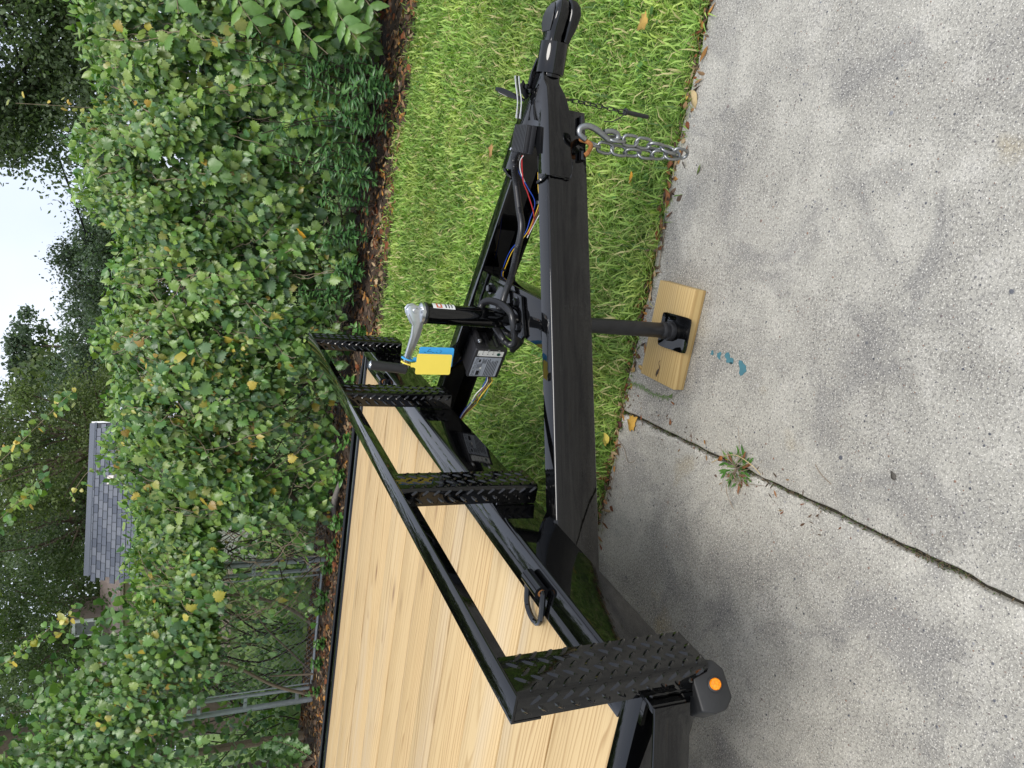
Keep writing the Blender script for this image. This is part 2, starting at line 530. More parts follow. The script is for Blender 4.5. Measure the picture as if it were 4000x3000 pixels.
drive = MB().box((-9, -7, -.2), (9, 1.25, -.022)).build('driveway', 'joint')
struct(drive)
def slab(edge_lo, edge_hi, x_is_left):
    """one concrete slab: outline with chipped edges, 22 cm thick with a rounded arris"""
    loop = []
    def jit(a): return rng.normal(0, a)
    ys = np.arange(-6.9, 1.262, .03)
    xs = np.arange(edge_lo, edge_hi, .03)
    crack = lambda y: .148 - .095 * y + .0009 * math.sin(y * 23) + .0009 * math.sin(y * 61)
    if x_is_left:
        inner = [(crack(y) - .0056 - .0010*math.sin(y*9+1) + jit(.0011), y) for y in ys]
        top = [(x, 1.264 + jit(.004) + .006 * math.sin(x * 9)) for x in np.arange(edge_lo, crack(1.26) - .02, .03)]
        loop = inner + top[::-1] + [(edge_lo, -6.9)]
    else:
        inner = [(crack(y) + .0056 + .0010*math.sin(y*7) + jit(.0011), y) for y in ys]
        top = [(x, 1.264 + jit(.004) + .006 * math.sin(x * 9)) for x in np.arange(crack(1.26) + .03, edge_hi, .03)]
        loop = [(edge_hi, -6.9)] + top[::-1] + inner[::-1]
    mb = MB(); n = len(loop)
    cx = sum(p[0] for p in loop)/n; cy = sum(p[1] for p in loop)/n
    def inset(d):
        out = []
        for i, (x, y) in enumerate(loop):
            a = Vector(loop[i-1]); b = Vector(loop[(i+1) % n]); t = (b - a).normalized()
            nn = Vector((-t.y, t.x))
            out.append((x + nn.x*d, y + nn.y*d))
        return out
    l1 = inset(.0022); l2 = inset(.006)
    vs = [(x, y, -.19) for x, y in loop] + [(x, y, -.007) for x, y in loop] + [(x, y, -.002) for x, y in l1] + [(x, y, 0) for x, y in l2]
    fs = [tuple(range(3*n, 4*n))]
    for k in range(3): fs += [(k*n+i, k*n+(i+1) % n, (k+1)*n+(i+1) % n, (k+1)*n+i) for i in range(n)]
    mb.add(vs, fs)
    return mb.build('slab', 'concrete', drive, smooth=True, ang=60, recalc=True)
slab(-8.9, .05, True)
slab(.05, 8.9, False)
# teal paint splashes on the concrete
for (x, y, r, sd) in ((.352,.742,.019,1), (.361,.803,.017,2), (.359,.846,.010,3), (.357,.877,.007,4), (.352,.79,.004,5)):
    rr = random.Random(sd); mb = MB(); k = 18
    ph = [rr.uniform(0, 6.28) for _ in range(4)]
    pts = []
    for i in range(k):
        a = 2*math.pi*i/k
        q = r * (1 + .35*math.sin(2*a+ph[0]) + .22*math.sin(3*a+ph[1]) + .15*math.sin(5*a+ph[2]))
        pts.append((x + q*math.cos(a)*.75, y + q*math.sin(a), .0008))
    mb.prism(pts, (0, 0, .0012)); mb.build('paint_splash', 'teal', drive)

# bed of soil and litter in front of the fence
mb = MB(); xs = np.linspace(-9, 6, 90); rows = []
edge = lambda x: 4.80 + .14*math.sin(x*1.7+.6) + .09*math.sin(x*4.1) + (0.25 if x < -1.2 else 0.0)
yy = np.linspace(0, 1, 12)
vs = []; fs = []
for i, x in enumerate(xs):
    for j, t in enumerate(yy):
        y = edge(x) + t*(6.6-edge(x))
        vs.append((x, y, -.03 + .035*math.sin(min(1, t*2.2)*math.pi/2) + (.012*math.sin(x*7+y*5) if t > .05 else 0)))
for i in range(len(xs)-1):
    for j in range(11):
        a = i*12+j; fs.append((a, a+12, a+13, a+1))
mb.add(vs, fs); struct(mb.build('planting_bed', 'soil', recalc=True))

# ------------------------------------------------------------------ trailer
ZD, ZB, ZBB, H = .7307, .6094, .494, .9685
MID = 1.05
trailer = thing('flatbed_trailer', 'glossy black flatbed utility trailer with pine deck and A-frame tongue propped on its jack', 'trailer', (.3, MID, 0))
T = trailer

# deck planks
seams = [.055, .255, .452, .648, .846, 1.0, 1.16, 1.32, 1.517, 1.72, 1.911, 2.107]
for i in range(len(seams)-1):
    dz = random.uniform(-.0022, .0012)
    mb = MB().box((-4.9, seams[i]+.0026, .684), (-.080, seams[i+1]-.0026, .7205+dz))
    mb.build('plank', 'deck', T, bevel=.0022)

# front channel with rounded top edge
prof = [(0,ZB),(0,ZD-.009),(-.0012,ZD-.0045),(-.0045,ZD-.0012),(-.009,ZD),(-.0495,ZD),(-.0495,ZD-.0075),(-.0085,ZD-.0075),(-.0085,ZB+.008),(-.0495,ZB+.008),(-.0495,ZB)]
MB().prism([(x, -.002, z) for x, z in prof], (0, 2.133, 0)).build('front_channel', 'paint', T, ang=50)
mb = MB()
mb.prism([(-.0525,.052,.7222),(-.0885,.060,.7222),(-.0885,2.10,.7222),(-.0525,2.10,.7222)], (0,0,.0062))
mb.build('deck_hold_down_strip', 'paint', T, bevel=.0012)
# side rails
MB().prism([(-.004,.0068,ZB),(-.004,.0068,ZD+.001),(-.004,.053,ZD+.001),(-.004,.053,ZD-.006),(-.004,.0128,ZD-.006),(-.004,.0128,ZB)], (-4.9,0,0)).build('side_rail', 'paint', T, bevel=.0015)
MB().prism([(-.004,2.1085,ZB),(-.004,2.1085,.7265),(-.004,2.131,.7265),(-.004,2.131,ZB)], (-4.9,0,0)).build('side_rail', 'paint', T, bevel=.0015)
# rub bars, flared out from the front corners
def rub(path, sgn):
    mb = MB(); z0, z1, th = .660, ZD - .001, .006
    n = len(path); P = [Vector((x, y, 0)) for x, y in path]; vs = []
    for i in range(n):
        t = (P[min(i+1, n-1)] - P[max(i-1, 0)]).normalized(); nn = Vector((t.y, -t.x, 0)) * (sgn * th)
        for q in (P[i], P[i]+nn):
            vs += [(q.x, q.y, z0), (q.x, q.y, z1)]
    fs = [(0,1,3,2), (4*n-4, 4*n-2, 4*n-1, 4*n-3)]
    for i in range(n-1):
        a, b = 4*i, 4*i+4
        fs += [(a,b,b+1,a+1), (a+2,a+3,b+3,b+2), (a+1,b+1,b+3,a+3), (a,a+2,b+2,b)]
    mb.add(vs, fs); mb.build('rub_bar', 'paint', T, bevel=.001)
rub([(-.001,-.0175),(-.02,-.0245),(-.05,-.034),(-.091,-.047),(-.22,-.088),(-.27,-.098),(-.35,-.102),(-4.9,-.102)], -1)
rub([(-.02,2.134),(-.27,2.20),(-.35,2.205),(-4.9,2.205)], 1)
MB().prism([(.0,.0062,.662),(.0,-.016,.662),(-.006,-.0192,.662),(-.012,-.0205,.662),(-.010,.0062,.662)], (0,0,.0668)).build('corner_plate', 'paint', T, bevel=.002)
for x in (-.9, -1.6, -2.1, -4.4):
    MB().box((x-.03, -.095, .665), (x+.03, .0068, .725)).build('stake_pocket', 'paint', T, bevel=.002)
for x in np.arange(-.6, -4.9, -.6):
    MB().box((x-.025, .014, .612), (x+.025, 2.108, .6838)).build('cross_member', 'paint', T, bevel=.002)

# headboard: angle rail over four tread-plate uprights
MB().prism([(.0004,0,H),(.0504,0,H),(.0504,0,H-.0042),(.0046,0,H-.0042),(.0046,0,H-.05),(.0004,0,H-.05)], (0,2.1,0)).build('headboard_rail', 'paint', T, bevel=.0008)
def lozenge(mb, c, l, s, n, L=.0275, W=.0095, h=.0032):
    c, l, s, n = map(Vector, (c, l, s, n))
    out = [c + l*(L/2*math.cos(a)) + s*(W/2*math.sin(a)) - n*.0006 for a in [2*math.pi*i/10 for i in range(10)]]
    rid = [c + l*(L*.30*k) + n*h*(1 - .25*abs(k)) for k in (-1, 0, 1)]
    fs = [(0,1,12),(9,0,12),(1,2,11,12),(8,9,12,11),(2,3,11),(7,8,11),(3,4,10,11),(6,7,11,10),(4,5,10),(5,6,10)]
    mb.add(out + rid, fs)
def upright(y0, wd=.085):
    z0, z1 = .618, H - .0045
    t, r = .004, .009; xf = .0505; mb = MB()
    outer = [(.0062, y0)] + [(xf - r + r*math.sin(a), y0 + r - r*math.cos(a)) for a in np.linspace(0, math.pi/2, 5)] + [(xf, y0+wd)]
    r2 = r - t
    inner = [(xf-t, y0+wd)] + [(xf - r + r2*math.sin(a), y0 + r - r2*math.cos(a)) for a in np.linspace(math.pi/2, 0, 5)] + [(.0062, y0+t)]
    mb.prism([(x, y, z0) for x, y in outer+inner], (0, 0, z1-z0))
    A = math.radians(38); up = Vector((0,0,1))
    for row in range(5):
        yv = y0 + .013 + row*.0165
        if yv > y0+wd-.005: break
        for k in range(14):
            z = z0 + .012 + k*.0275 + (row % 2)*.0137
            if z > z1-.01: break
            sg = 1 if row % 2 else -1
            l = up*math.cos(A) + Vector((0,1,0))*math.sin(A)*sg; s = Vector((0,1,0))*math.cos(A) - up*math.sin(A)*sg
            lozenge(mb, (xf, yv, z), l, s, (1,0,0))
    for row in range(2):
        xv = .038 - row*.0185
        for k in range(14):
            z = z0 + .012 + k*.0275 + (row % 2)*.0137
            if z > z1-.01: break
            sg = 1 if row % 2 else -1
            l = up*math.cos(A) + Vector((1,0,0))*math.sin(A)*sg; s = Vector((1,0,0))*math.cos(A) - up*math.sin(A)*sg
            lozenge(mb, (xv, y0, z), l, s, (0,-1,0))
    u = mb.build('tread_plate_upright', 'paint', T, ang=38)
    # weld bead down the back of the return
    rr = random.Random(int(y0*1000)); w = MB(); pts = []; rs = []
    for k in range(18):
        pts.append((.0035 + rr.uniform(-.001,.001), y0 + .001 + rr.uniform(-.0015,.0015), .62 + k*.006)); rs.append(rr.uniform(.0026,.0042))
    w.tube(pts, rs, 6); w.build('weld_bead', 'paint', u)
    return u
for y0 in (.0, .668, 1.338, 1.975): upright(y0)

# tie-down rings
def tie_down(y):
    mb = MB(); n = 16; x0, z0 = -.034, ZD + .0135
    ro, ri = .0155, .0085; y0, y1 = y-.034, y+.034
    vs = []
    for yv in (y0, y1):
        for rad in (ro, ri):
            vs += [(x0 + rad*math.cos(2*math.pi*i/n), yv, z0 + rad*math.sin(2*math.pi*i/n)) for i in range(n)]
    fs = []
    for i in range(n):
        j = (i+1) % n
        fs += [(i,j,2*n+j,2*n+i), (n+i,3*n+i,3*n+j,n+j), (i,n+i,n+j,j), (2*n+i,2*n+j,3*n+j,3*n+i)]
    mb.add(vs, fs); b = mb.build('tie_down_bracket', 'paint', T)
    pts = []
    tilt = .12
    def P(u, v): return (x0 - v*math.cos(tilt), y + u, z0 - .002 - v*math.sin(tilt))
    hw, ln = .037, .088
    pts = [P(-hw, .0), P(-hw, ln*.35), P(-hw*.98, ln*.62)] + [P(-hw*math.cos(a), ln*.62 + ln*.38*math.sin(a)) for a in np.linspace(.3, math.pi-.3, 8)] + [P(hw*.98, ln*.62), P(hw, ln*.35), P(hw, 0)]
    pts += [P(hw*.8, -.004), P(0, -.004), P(-hw*.8, -.004)]
    MB().tube(pts, .0066, 8, True).build('ring', 'paint', b)
    MB().lathe((x0, y-.0345, z0), (0,1,0), [(0,.0083),(.004,.0083)], 14).build('rust_patch', 'rust', b)
tie_down(.385); tie_down(1.755)

# marker lamp at the near front corner
ax = Vector((.72, -.62, .32)).normalized(); lu = Vector((.62, .72, 0)).normalized(); lw = ax.cross(lu).normalized()
if lw.z < 0: lw = -lw
c0 = Vector((.022, -.017, .612))
pts = [c0 + lu*u_ + lw*w_ for u_, w_ in ((-.043,.012),(-.040,-.008),(-.024,-.023),(.020,-.023),(.037,-.010),(.042,.012),(.034,.034),(-.036,.034))]
lamp = MB().prism(pts, -ax*.075).build('marker_lamp', 'rubber', T, bevel=.004, seg=3)
MB().lathe(c0, ax, [(-.002,.0122),(.0025,.0122),(.0035,.0105)], 24).build('grommet', 'rubber', lamp)
MB().lathe(c0, ax, [(.0,.0095),(.006,.0095),(.008,.008),(.0088,.004)], 24).build('amber_lens', 'amber', lamp)

# tongue beams: channels with their webs outside
def tongue(sgn):
    def Q(s, w, z):     # s along the beam, w inwards from the web face
        dx, dy = .9095, .4158
        x = s*dx - w*dy; y = .565 + s*dy + w*dx
        return (x, y if sgn > 0 else 2*MID - y, z)
    prof = [(0,ZBB+.003),(.003,ZBB),(.05,ZBB),(.05,ZBB+.0075),(.007,ZBB+.0075),(.007,ZB-.0075),(.05,ZB-.0075),(.05,ZB),(.005,ZB),(.0015,ZB-.0015),(0,ZB-.005)]
    mb = MB(); n = len(prof)
    s0, s1 = -.72, 1.036
    vs = [Q(s0, w, z) for w, z in prof] + [Q(s1, w, z) for w, z in prof]
    mb.add(vs, [tuple(range(n-1,-1,-1)), tuple(range(n,2*n))] + [(i,(i+1) % n,(i+1) % n+n,i+n) for i in range(n)])
    return mb.build('tongue_beam', 'paint', T, ang=50), Q
bn, QN = tongue(1); bf, QF = tongue(-1)
def weld(pts, r=.003, parent=None, k=5):
    rr = random.Random(len(pts)*7 + int(pts[0][0]*1000)); P = smoothpath(pts, k)
    P = [p + Vector((rr.uniform(-1,1), rr.uniform(-1,1), rr.uniform(-1,1)))*r*.35 for p in P]
    MB().tube(P, [rr.uniform(.7, 1.3)*r for _ in P], 6).build('weld_bead', 'paint', parent)
weld([QN(.004,-.001,ZB+.001), QN(.002,.025,ZB+.001), QN(.0,.05,ZB+.001)], .004, bn, 8)
weld([QF(.004,-.001,ZB+.001), QF(.002,.025,ZB+.001), QF(.0,.05,ZB+.001)], .004, bf, 8)

# jack cross member between the beams
def yn(x): return .565 + x*.4572 + .053        # inner flange edge of the near beam
x0, x1 = .362, .477
mb = MB()
mb.prism([(x0,yn(x0)-.004,ZB-.0015),(x1,yn(x1)-.004,ZB-.0015),(x1,2*MID-yn(x1)+.03,ZB-.0015),(x0,2*MID-yn(x0)+.03,ZB-.0015)], (0,0,-.008))
for x in (x0, x1-.007): mb.prism([(x,yn(x)+.004,ZB-.0096),(x+.007,yn(x)+.004,ZB-.0096),(x+.007,2*MID-yn(x)+.03,ZB-.0096),(x,2*MID-yn(x)+.03,ZB-.0096)], (0,0,-.07))
cm = mb.build('jack_cross_member', 'paint', T, bevel=.002)
weld([(x0,1.245,ZB), (.42,1.225,ZB+.001), (x1,1.20,ZB)], .0035, cm, 8)

# ---- jack
JX = .377
mb = MB(); mb.lathe((JX,MID,0), (0,0,1), [(.36,.0275),(.832,.0275),(.834,.0292),(.841,.0292),(.8425,.028)], 32)
jack = mb.build('tongue_jack', 'paint', T)
MB().lathe((JX,MID,0), (0,0,1), [(.8428,.0275),(.850,.0272),(.8535,.020),(.8545,.008)], 32).build('jack_cap', 'zinc', jack)
MB().lathe((JX,MID,0), (0,0,1), [(.070,.0232),(.358,.0232)], 28).build('inner_tube', 'satin', jack)
MB().lathe((JX,MID,0), (0,0,1), [(.056,.0275),(.064,.0275),(.070,.0255),(.074,.024)], 24).build('foot_collar', 'satin', jack)
# foot plate: pressed dish with turned-up rim
c, s_ = math.cos(math.radians(4)), math.sin(math.radians(4))
def FP(u, v, z): return (.382 + u*c - v*s_, 1.010 + u*s_ + v*c, z)
vs = []; fs = []; k = 9
for i in range(k):
    for j in range(k):
        u, v = (i/(k-1)*2-1), (j/(k-1)*2-1)
        e = max(abs(u), abs(v)); cor = max(0, abs(u)+abs(v)-1.72)
        sc = 1 - cor*.18
        vs.append(FP(u*.054*sc, v*.072*sc, .0455 + .007*max(0, (e-.72)/.28)**2))
for i in range(k-1):
    for j in range(k-1):
        a = i*k+j; fs.append((a, a+k, a+k+1, a+1))
top = len(vs)
vs += [(x, y, z-.004) for x, y, z in vs]
fs += [(b+top, a_+top, d+top, e_+top) for (a_, b, e_, d) in [(f[0], f[1], f[2], f[3]) for f in fs[:]]]
rim = [i*k for i in range(k)] + [(k-1)*k+j for j in range(1, k)] + [i*k+k-1 for i in range(k-2, -1, -1)] + [j for j in range(k-2, 0, -1)]
fs += [(rim[i], rim[(i+1) % len(rim)], rim[(i+1) % len(rim)]+top, rim[i]+top) for i in range(len(rim))]
MB().add(vs, fs).build('foot_plate', 'paint', jack)
MB().lathe((.380,1.034,0), (0,0,1), [(.044,.031),(.054,.031),(.062,.028)], 20).build('foot_boss', 'satin', jack)
mp = MB().prism([(.465,.937,ZB+.001),(.466,1.163,ZB+.001),(.371,1.218,ZB+.001),(.358,1.205,ZB+.001),(.358,.895,ZB+.001),(.371,.882,ZB+.001)], (0,0,.0095)).build('jack_mounting_plate', 'paint', jack, bevel=.002)
for (bx, by) in ((.443,.957),(.443,1.143),(.385,.918)):
    mb = MB(); mb.lathe((bx,by,ZB+.0105), (0,0,1), [(0,.0165),(.003,.0165)], 20); mb.lathe((bx,by,ZB+.0136), (0,0,1), [(0,.0115),(.007,.0115),(.009,.009)], 6)
    mb.build('bolt', 'paint', jack)
# decal on the tube
def decal(name, a0, a1, z0, z1, mat, r=.02775):
    k = 12; vs = []
    for z in (z0, z1):
        for i in range(k+1):
            a = math.radians(a0 + (a1-a0)*i/k); vs.append((JX + r*math.cos(a), MID + r*math.sin(a), z))
    MB().add(vs, [(i,i+1,k+2+i,k+1+i) for i in range(k)]).build(name, mat, jack, recalc=False)
decal('decal', -45, 27, .760, .822, 'white_label')
decal('decal_print', -40, 18, .796, .812, 'red_print', .02795)
decal('decal_print', -38, 12, .783, .787, 'black_ink', .02795)
decal('decal_print', -38, 6, .775, .778, 'black_ink', .02795)
decal('decal_print', -36, 4, .767, .770, 'black_ink', .02795)
decal('decal_print', -32, -4, .8005, .8075, 'white_label', .0281)
# crank
def Pq(x, z, y): return Vector((x, y, z))
arm = [(.400,.872),(.396,.886),(.386,.892),(.374,.889),(.345,.872),(.318,.872),(.262,.882),(.226,.886),(.219,.882),(.219,.874),(.226,.868),(.262,.862),(.318,.846),(.340,.843),(.358,.842),(.372,.844),(.392,.854)]
ck = MB().prism([Pq(x, z, 1.036) for x, z in arm], (0,.006,0)).build('crank_arm', 'zinc', jack, bevel=.0012)
MB().prism([Pq(x, z, 1.029) for x, z in [(.372,.8895),(.345,.8725),(.318,.8725),(.262,.8825),(.232,.8862),(.232,.8822),(.262,.878),(.318,.868),(.346,.868),(.375,.885)]], (0,.0075,0)).build('crank_flange', 'zinc', jack, bevel=.0008)
MB().prism([Pq(x, z, 1.056) for x, z in arm[:5] + arm[13:]], (0,.004,0)).build('crank_fork', 'zinc', jack, bevel=.001)
MB().lathe((.385,1.030,.868), (0,1,0), [(0,.006),(.003,.0075),(.034,.0055),(.036,.0055)], 12).build('pivot_bolt', 'zinc', jack)
MB().lathe((.377,MID,.850), (0,0,1), [(0,.012),(.016,.012)], 14).build('pivot_post', 'zinc', jack)
gax = Vector((.008,.006,.1)).normalized()
mb = MB(); prof = [(-.004,.006),(0,.0132)]
for k in range(10): prof += [(.004+k*.009,.0133),(.008+k*.009,.0128)]
prof += [(.094,.0132),(.0955,.012)]
MB().lathe((.2265,1.024,.879), gax, prof, 20).build('crank_grip', 'rubber', jack)
MB().lathe(Vector((.2265,1.024,.879))+gax*.0958, gax, [(0,.0095),(.002,.008)], 14).build('grip_pin', 'zinc', jack)

# ---- coupler
CZ0 = .587
ztop = ZB + .0065
pl = [(.776,.8935),(.930,.962),(.985,.992),(1.004,1.018),(1.03,1.030),(1.03,1.070),(1.004,1.082),(.985,1.108),(.930,1.138),(.776,1.2065),(.776,1.140),(.815,1.122),(.846,1.093),(.858,1.05),(.846,1.007),(.815,.978),(.776,.960)]
cp = MB().prism([(x, y, ZB+.0005) for x, y in pl], (0,0,.0065)).build('coupler', 'paint', T, bevel=.0015)
def cside(Qf):
    out = [(.852,ZB+.0065),(.852,.546),(.858,.541),(1.02,.5415),(1.040,.546),(1.055,.550),(1.072,.556),(1.088,.566),(1.098,.572),(1.112,.574),(1.112,ZB+.0065)]
    n = len(out); vs = [Qf(s, -.0062, z) for s, z in out] + [Qf(s, -.0006, z) for s, z in out]
    MB().add(vs, [tuple(range(n)), tuple(range(2*n-1,n-1,-1))] + [(i,(i+1) % n,(i+1) % n+n,i+n) for i in range(n)]).build('coupler_side', 'paint', cp, bevel=.0015)
cside(QN); cside(QF)
weld([QN(.850,-.006,ZB+.006), QN(.850,.02,ZB+.004), QN(.851,.05,ZB+.003)], .0045, cp, 8)
weld([QF(.850,-.006,ZB+.006), QF(.850,.02,ZB+.004), QF(.851,.05,ZB+.003)], .0045, cp, 8)
weld([QN(.851,-.005,.60), QN(.851,-.005,.575), QN(.853,-.005,.546), QN(.90,-.004,.540)], .002, cp, 8)
MB().lathe((.965,MID,CZ0), (1,0,0), [(0,.026),(.03,.0285),(.075,.0285)], 28).build('coupler_neck', 'paint', cp)
mb = MB(); n = 32; o = Vector((1.021,MID,CZ0)); vs = []
for xv in (0, .074):
    for rad in (.0365, .0318): vs += mb.ring(o + Vector((xv,0,0)), (1,0,0), rad, n)
fs = []
for i in range(n):
    j = (i+1) % n
    fs += [(i,j,2*n+j,2*n+i),(n+i,3*n+i,3*n+j,n+j),(i,n+i,n+j,j),(2*n+i,2*n+j,3*n+j,3*n+i)]
mb.add(vs, fs); mb.build('coupler_sleeve', 'paint', cp, bevel=.001)
def loft(sections, name, mat, parent, bevel=0):
    """sections: (x, half width, z low, z high) – squarish rounded rings along x"""
    k = 20; vs = []; ns = len(sections)
    for x, w, z0, z1 in sections:
        zc, hz = (z0+z1)/2, (z1-z0)/2
        for i in range(k):
            a = 2*math.pi*i/k; ca, sa = math.cos(a), math.sin(a)
            e = .42
            vs.append((x, MID + w*math.copysign(abs(ca)**e, ca), zc + hz*math.copysign(abs(sa)**e, sa)))
    fs = [(i*k+j, i*k+(j+1) % k, (i+1)*k+(j+1) % k, (i+1)*k+j) for i in range(ns-1) for j in range(k)]
    fs += [tuple(range(k-1,-1,-1)), tuple(range((ns-1)*k, ns*k))]
    return MB().add(vs, fs).build(name, mat, parent, bevel=bevel, ang=45)
loft([(1.085,.029,.578,.614),(1.11,.029,.579,.613),(1.124,.033,.576,.615),(1.14,.038,.576,.616),(1.160,.040,.575,.614),(1.178,.037,.575,.609),(1.192,.029,.576,.602),(1.1985,.016,.579,.594)], 'ball_socket', 'paint', cp)
loft([(1.085,.020,.560,.574),(1.098,.028,.556,.5755),(1.112,.031,.553,.5745),(1.126,.037,.548,.5765),(1.145,.0405,.544,.5765),(1.164,.042,.541,.5765),(1.182,.037,.543,.5765),(1.195,.028,.553,.5765),(1.200,.017,.562,.575)], 'socket_cup', 'paint', cp, .002)
loft([(1.118,.022,.614,.6162),(1.135,.030,.6155,.618),(1.155,.031,.6145,.6175),(1.172,.024,.610,.6142),(1.184,.012,.606,.609)], 'cast_cap', 'satin', cp)
# latch: plate, bolts and lever
MB().prism([(1.055,1.066,.62),(1.02,1.07,.628),(.985,1.085,.626),(.955,1.088,.606),(.995,1.088,.604),(1.06,1.066,.61)], (0,.010,0)).build('latch_plate', 'paint', cp, bevel=.0015)
for bx, bz in ((.985,.632),(.976,.620)):
    MB().lathe((bx,1.082,bz), (0,-1,0), [(0,.0065),(.006,.0065),(.007,.005)], 14).build('latch_bolt', 'paint', cp)
MB().prism([(1.000,1.086,.640),(.965,1.086,.615),(.955,1.086,.625),(.97,1.086,.643),(.985,1.086,.647)], (0,.006,0)).build('latch_bracket', 'paint', cp, bevel=.001)
lv = [(.952,1.09,.626),(.956,1.10,.640),(.962,1.115,.662),(.968,1.13,.682),(.972,1.14,.692)]
vs = []
for (x, y, z), w in zip(lv, (.006,.010,.014,.013,.006)):
    vs += [(x-w*.6, y-.002, z+w*.2), (x+w*.6, y+.002, z-w*.2), (x+w*.6, y+.006, z-w*.2), (x-w*.6, y+.004, z+w*.2)]
fs = [(0,1,2,3),(16,19,18,17)] + [(4*i+j, 4*i+(j+1) % 4, 4*i+4+(j+1) % 4, 4*i+4+j) for i in range(4) for j in range(4)]
MB().add(vs, fs).build('latch_lever', 'paint', cp, bevel=.0012)
# spring loop on top of the latch
loop = [(.905,1.075,.640),(.945,1.080,.640),(.985,1.090,.648),(1.003,1.092,.652),(1.006,1.100,.648),(.99,1.104,.642),(.955,1.098,.634),(.905,1.088,.632)]
for k in range(3):
    MB().tube([p + Vector((0, .003*k, .004*k)) for p in smoothpath(loop, 5)], .0016, 6).build('wire', ('wire_grey','wire_black','wire_grey')[k], T)
# breakaway switch
mb = MB(); mb.box((.820,1.008,.617),(.890,1.094,.6305))
for k in range(9): mb.box((.8205,1.012+k*.0092,.6308),(.8895,1.0175+k*.0092,.6445))
mb.box((.821,1.010,.6307),(.889,1.092,.640))
sw = mb.build('breakaway_switch', 'plastic', T, bevel=.001)
MB().tube([(.83,1.09,.6445),(.824,1.09,.647)], .0022, 8).build('screw', 'zinc', sw)
MB().prism([(.794,1.105,.615),(.822,1.09,.615),(.822,1.13,.615),(.80,1.14,.615)], (0,0,.004)).build('switch_tape', 'white_label', sw)

# ---- locking pin on its thin chain (hangs from the coupler)
def link_mesh(L, W, r, n=14, k=6):
    pts = []
    st = (L - W)/2
    for i in range(n):
        a = 2*math.pi*i/n
        pts.append((W/2*math.cos(a), 0, W/2*math.sin(a) + (st if math.sin(a) > 1e-6 else -st if math.sin(a) < -1e-6 else 0)))
    mb = MB(); mb.tube(pts, r, k, True)
    me = bpy.data.meshes.new('link'); me.from_pydata(mb.v, [], mb.f)
    me.polygons.foreach_set('use_smooth', [True]*len(me.polygons))
    return me
def chain(name, pts, L, W, r, mat, parent, pitch):
    P = smoothpath(pts, 12); d = [0]
    for i in range(1, len(P)): d.append(d[-1] + (P[i]-P[i-1]).length)
    tot = d[-1]; n = max(2, int(tot/pitch)); me = link_mesh(L, W, r); me.materials.append(MAT[mat])
    first = None; rr = random.Random(3)
    for k in range(n):
        s = (k+.5)*tot/n; i = max(j for j in range(len(d)) if d[j] <= s); i = min(i, len(P)-2)
        t = (s-d[i])/max(d[i+1]-d[i], 1e-6); p = P[i].lerp(P[i+1], t); ax = (P[i+1]-P[i]).normalized()
        q = ax.to_track_quat('Z', 'Y').to_matrix().to_4x4() @ Matrix.Rotation(math.pi/2*(k % 2) + .6 + rr.uniform(-.3,.3), 4, 'Z')
        q.translation = p
        o = obj('link', me, None, None)
        if first is None:
            o.name = name; first = o; o.data = me.copy(); o.data.transform(q); attach(o, parent)
        else:
            attach(o, first); o.matrix_basis = q
    return first
pc = chain('pin_chain', [(.972,1.05,.527),(.973,1.05,.44),(.972,1.05,.347)], .021, .011, .0014, 'wire_black', T, .0165)
mb = MB(); mb.lathe((.973,1.048,.346), (0,.03,-1), [(-.002,.0095),(.003,.0095),(.0032,.0062),(.073,.0058),(.076,.004)], 14); mb.build('lock_pin', 'satin', pc)
MB().tube(smoothpath([(.974,1.05,.35),(.968,1.035,.352),(.952,1.03,.372),(.940,1.03,.392),(.936,1.03,.415)], 5), .0016, 6).build('clip_wire', 'satin', pc)

# ---- safety chain
def QB(s, w, z): return Vector(QN(s, w, z))
br = MB().tube(smoothpath([QB(.965,-.008,.507), QB(.955,-.014,.518), QB(.945,-.030,.512), QB(.935,-.032,.500), QB(.925,-.014,.498), QB(.918,-.008,.505)], 5), .0058, 8).build('chain_loop', 'rust', T)
MB().tube([QB(.978,-.003,.511), QB(1.022,-.003,.508)], .0062, 8).build('chain_loop_bar', 'paint', br)
MB().tube([QB(.905,-.003,.511), QB(.928,-.003,.509)], .0075, 8).build('chain_loop_bar', 'paint', br)
hk = [(.876,.930,.516),(.886,.932,.534),(.900,.934,.533),(.908,.932,.515),(.904,.930,.492),(.893,.929,.466),(.885,.928,.446),(.890,.926,.428),(.903,.926,.430),(.907,.926,.448),(.902,.927,.468)]
sc = chain('safety_chain', [(.889,.930,.447),(.893,.930,.40),(.894,.931,.34),(.892,.932,.28),(.889,.932,.235),(.886,.933,.203)], .046, .027, .0044, 'chain', T, .036)
sc2 = chain('safety_chain', [(.872,.946,.508),(.866,.945,.45),(.866,.944,.39),(.870,.943,.32),(.877,.941,.265),(.883,.937,.222)], .046, .027, .0044, 'chain', T, .036)
MB().tube(smoothpath(hk, 5), [.0085*(1 - .35*abs(i/50-.35)) for i in range(51)], 10).build('chain_hook', 'chain', sc)

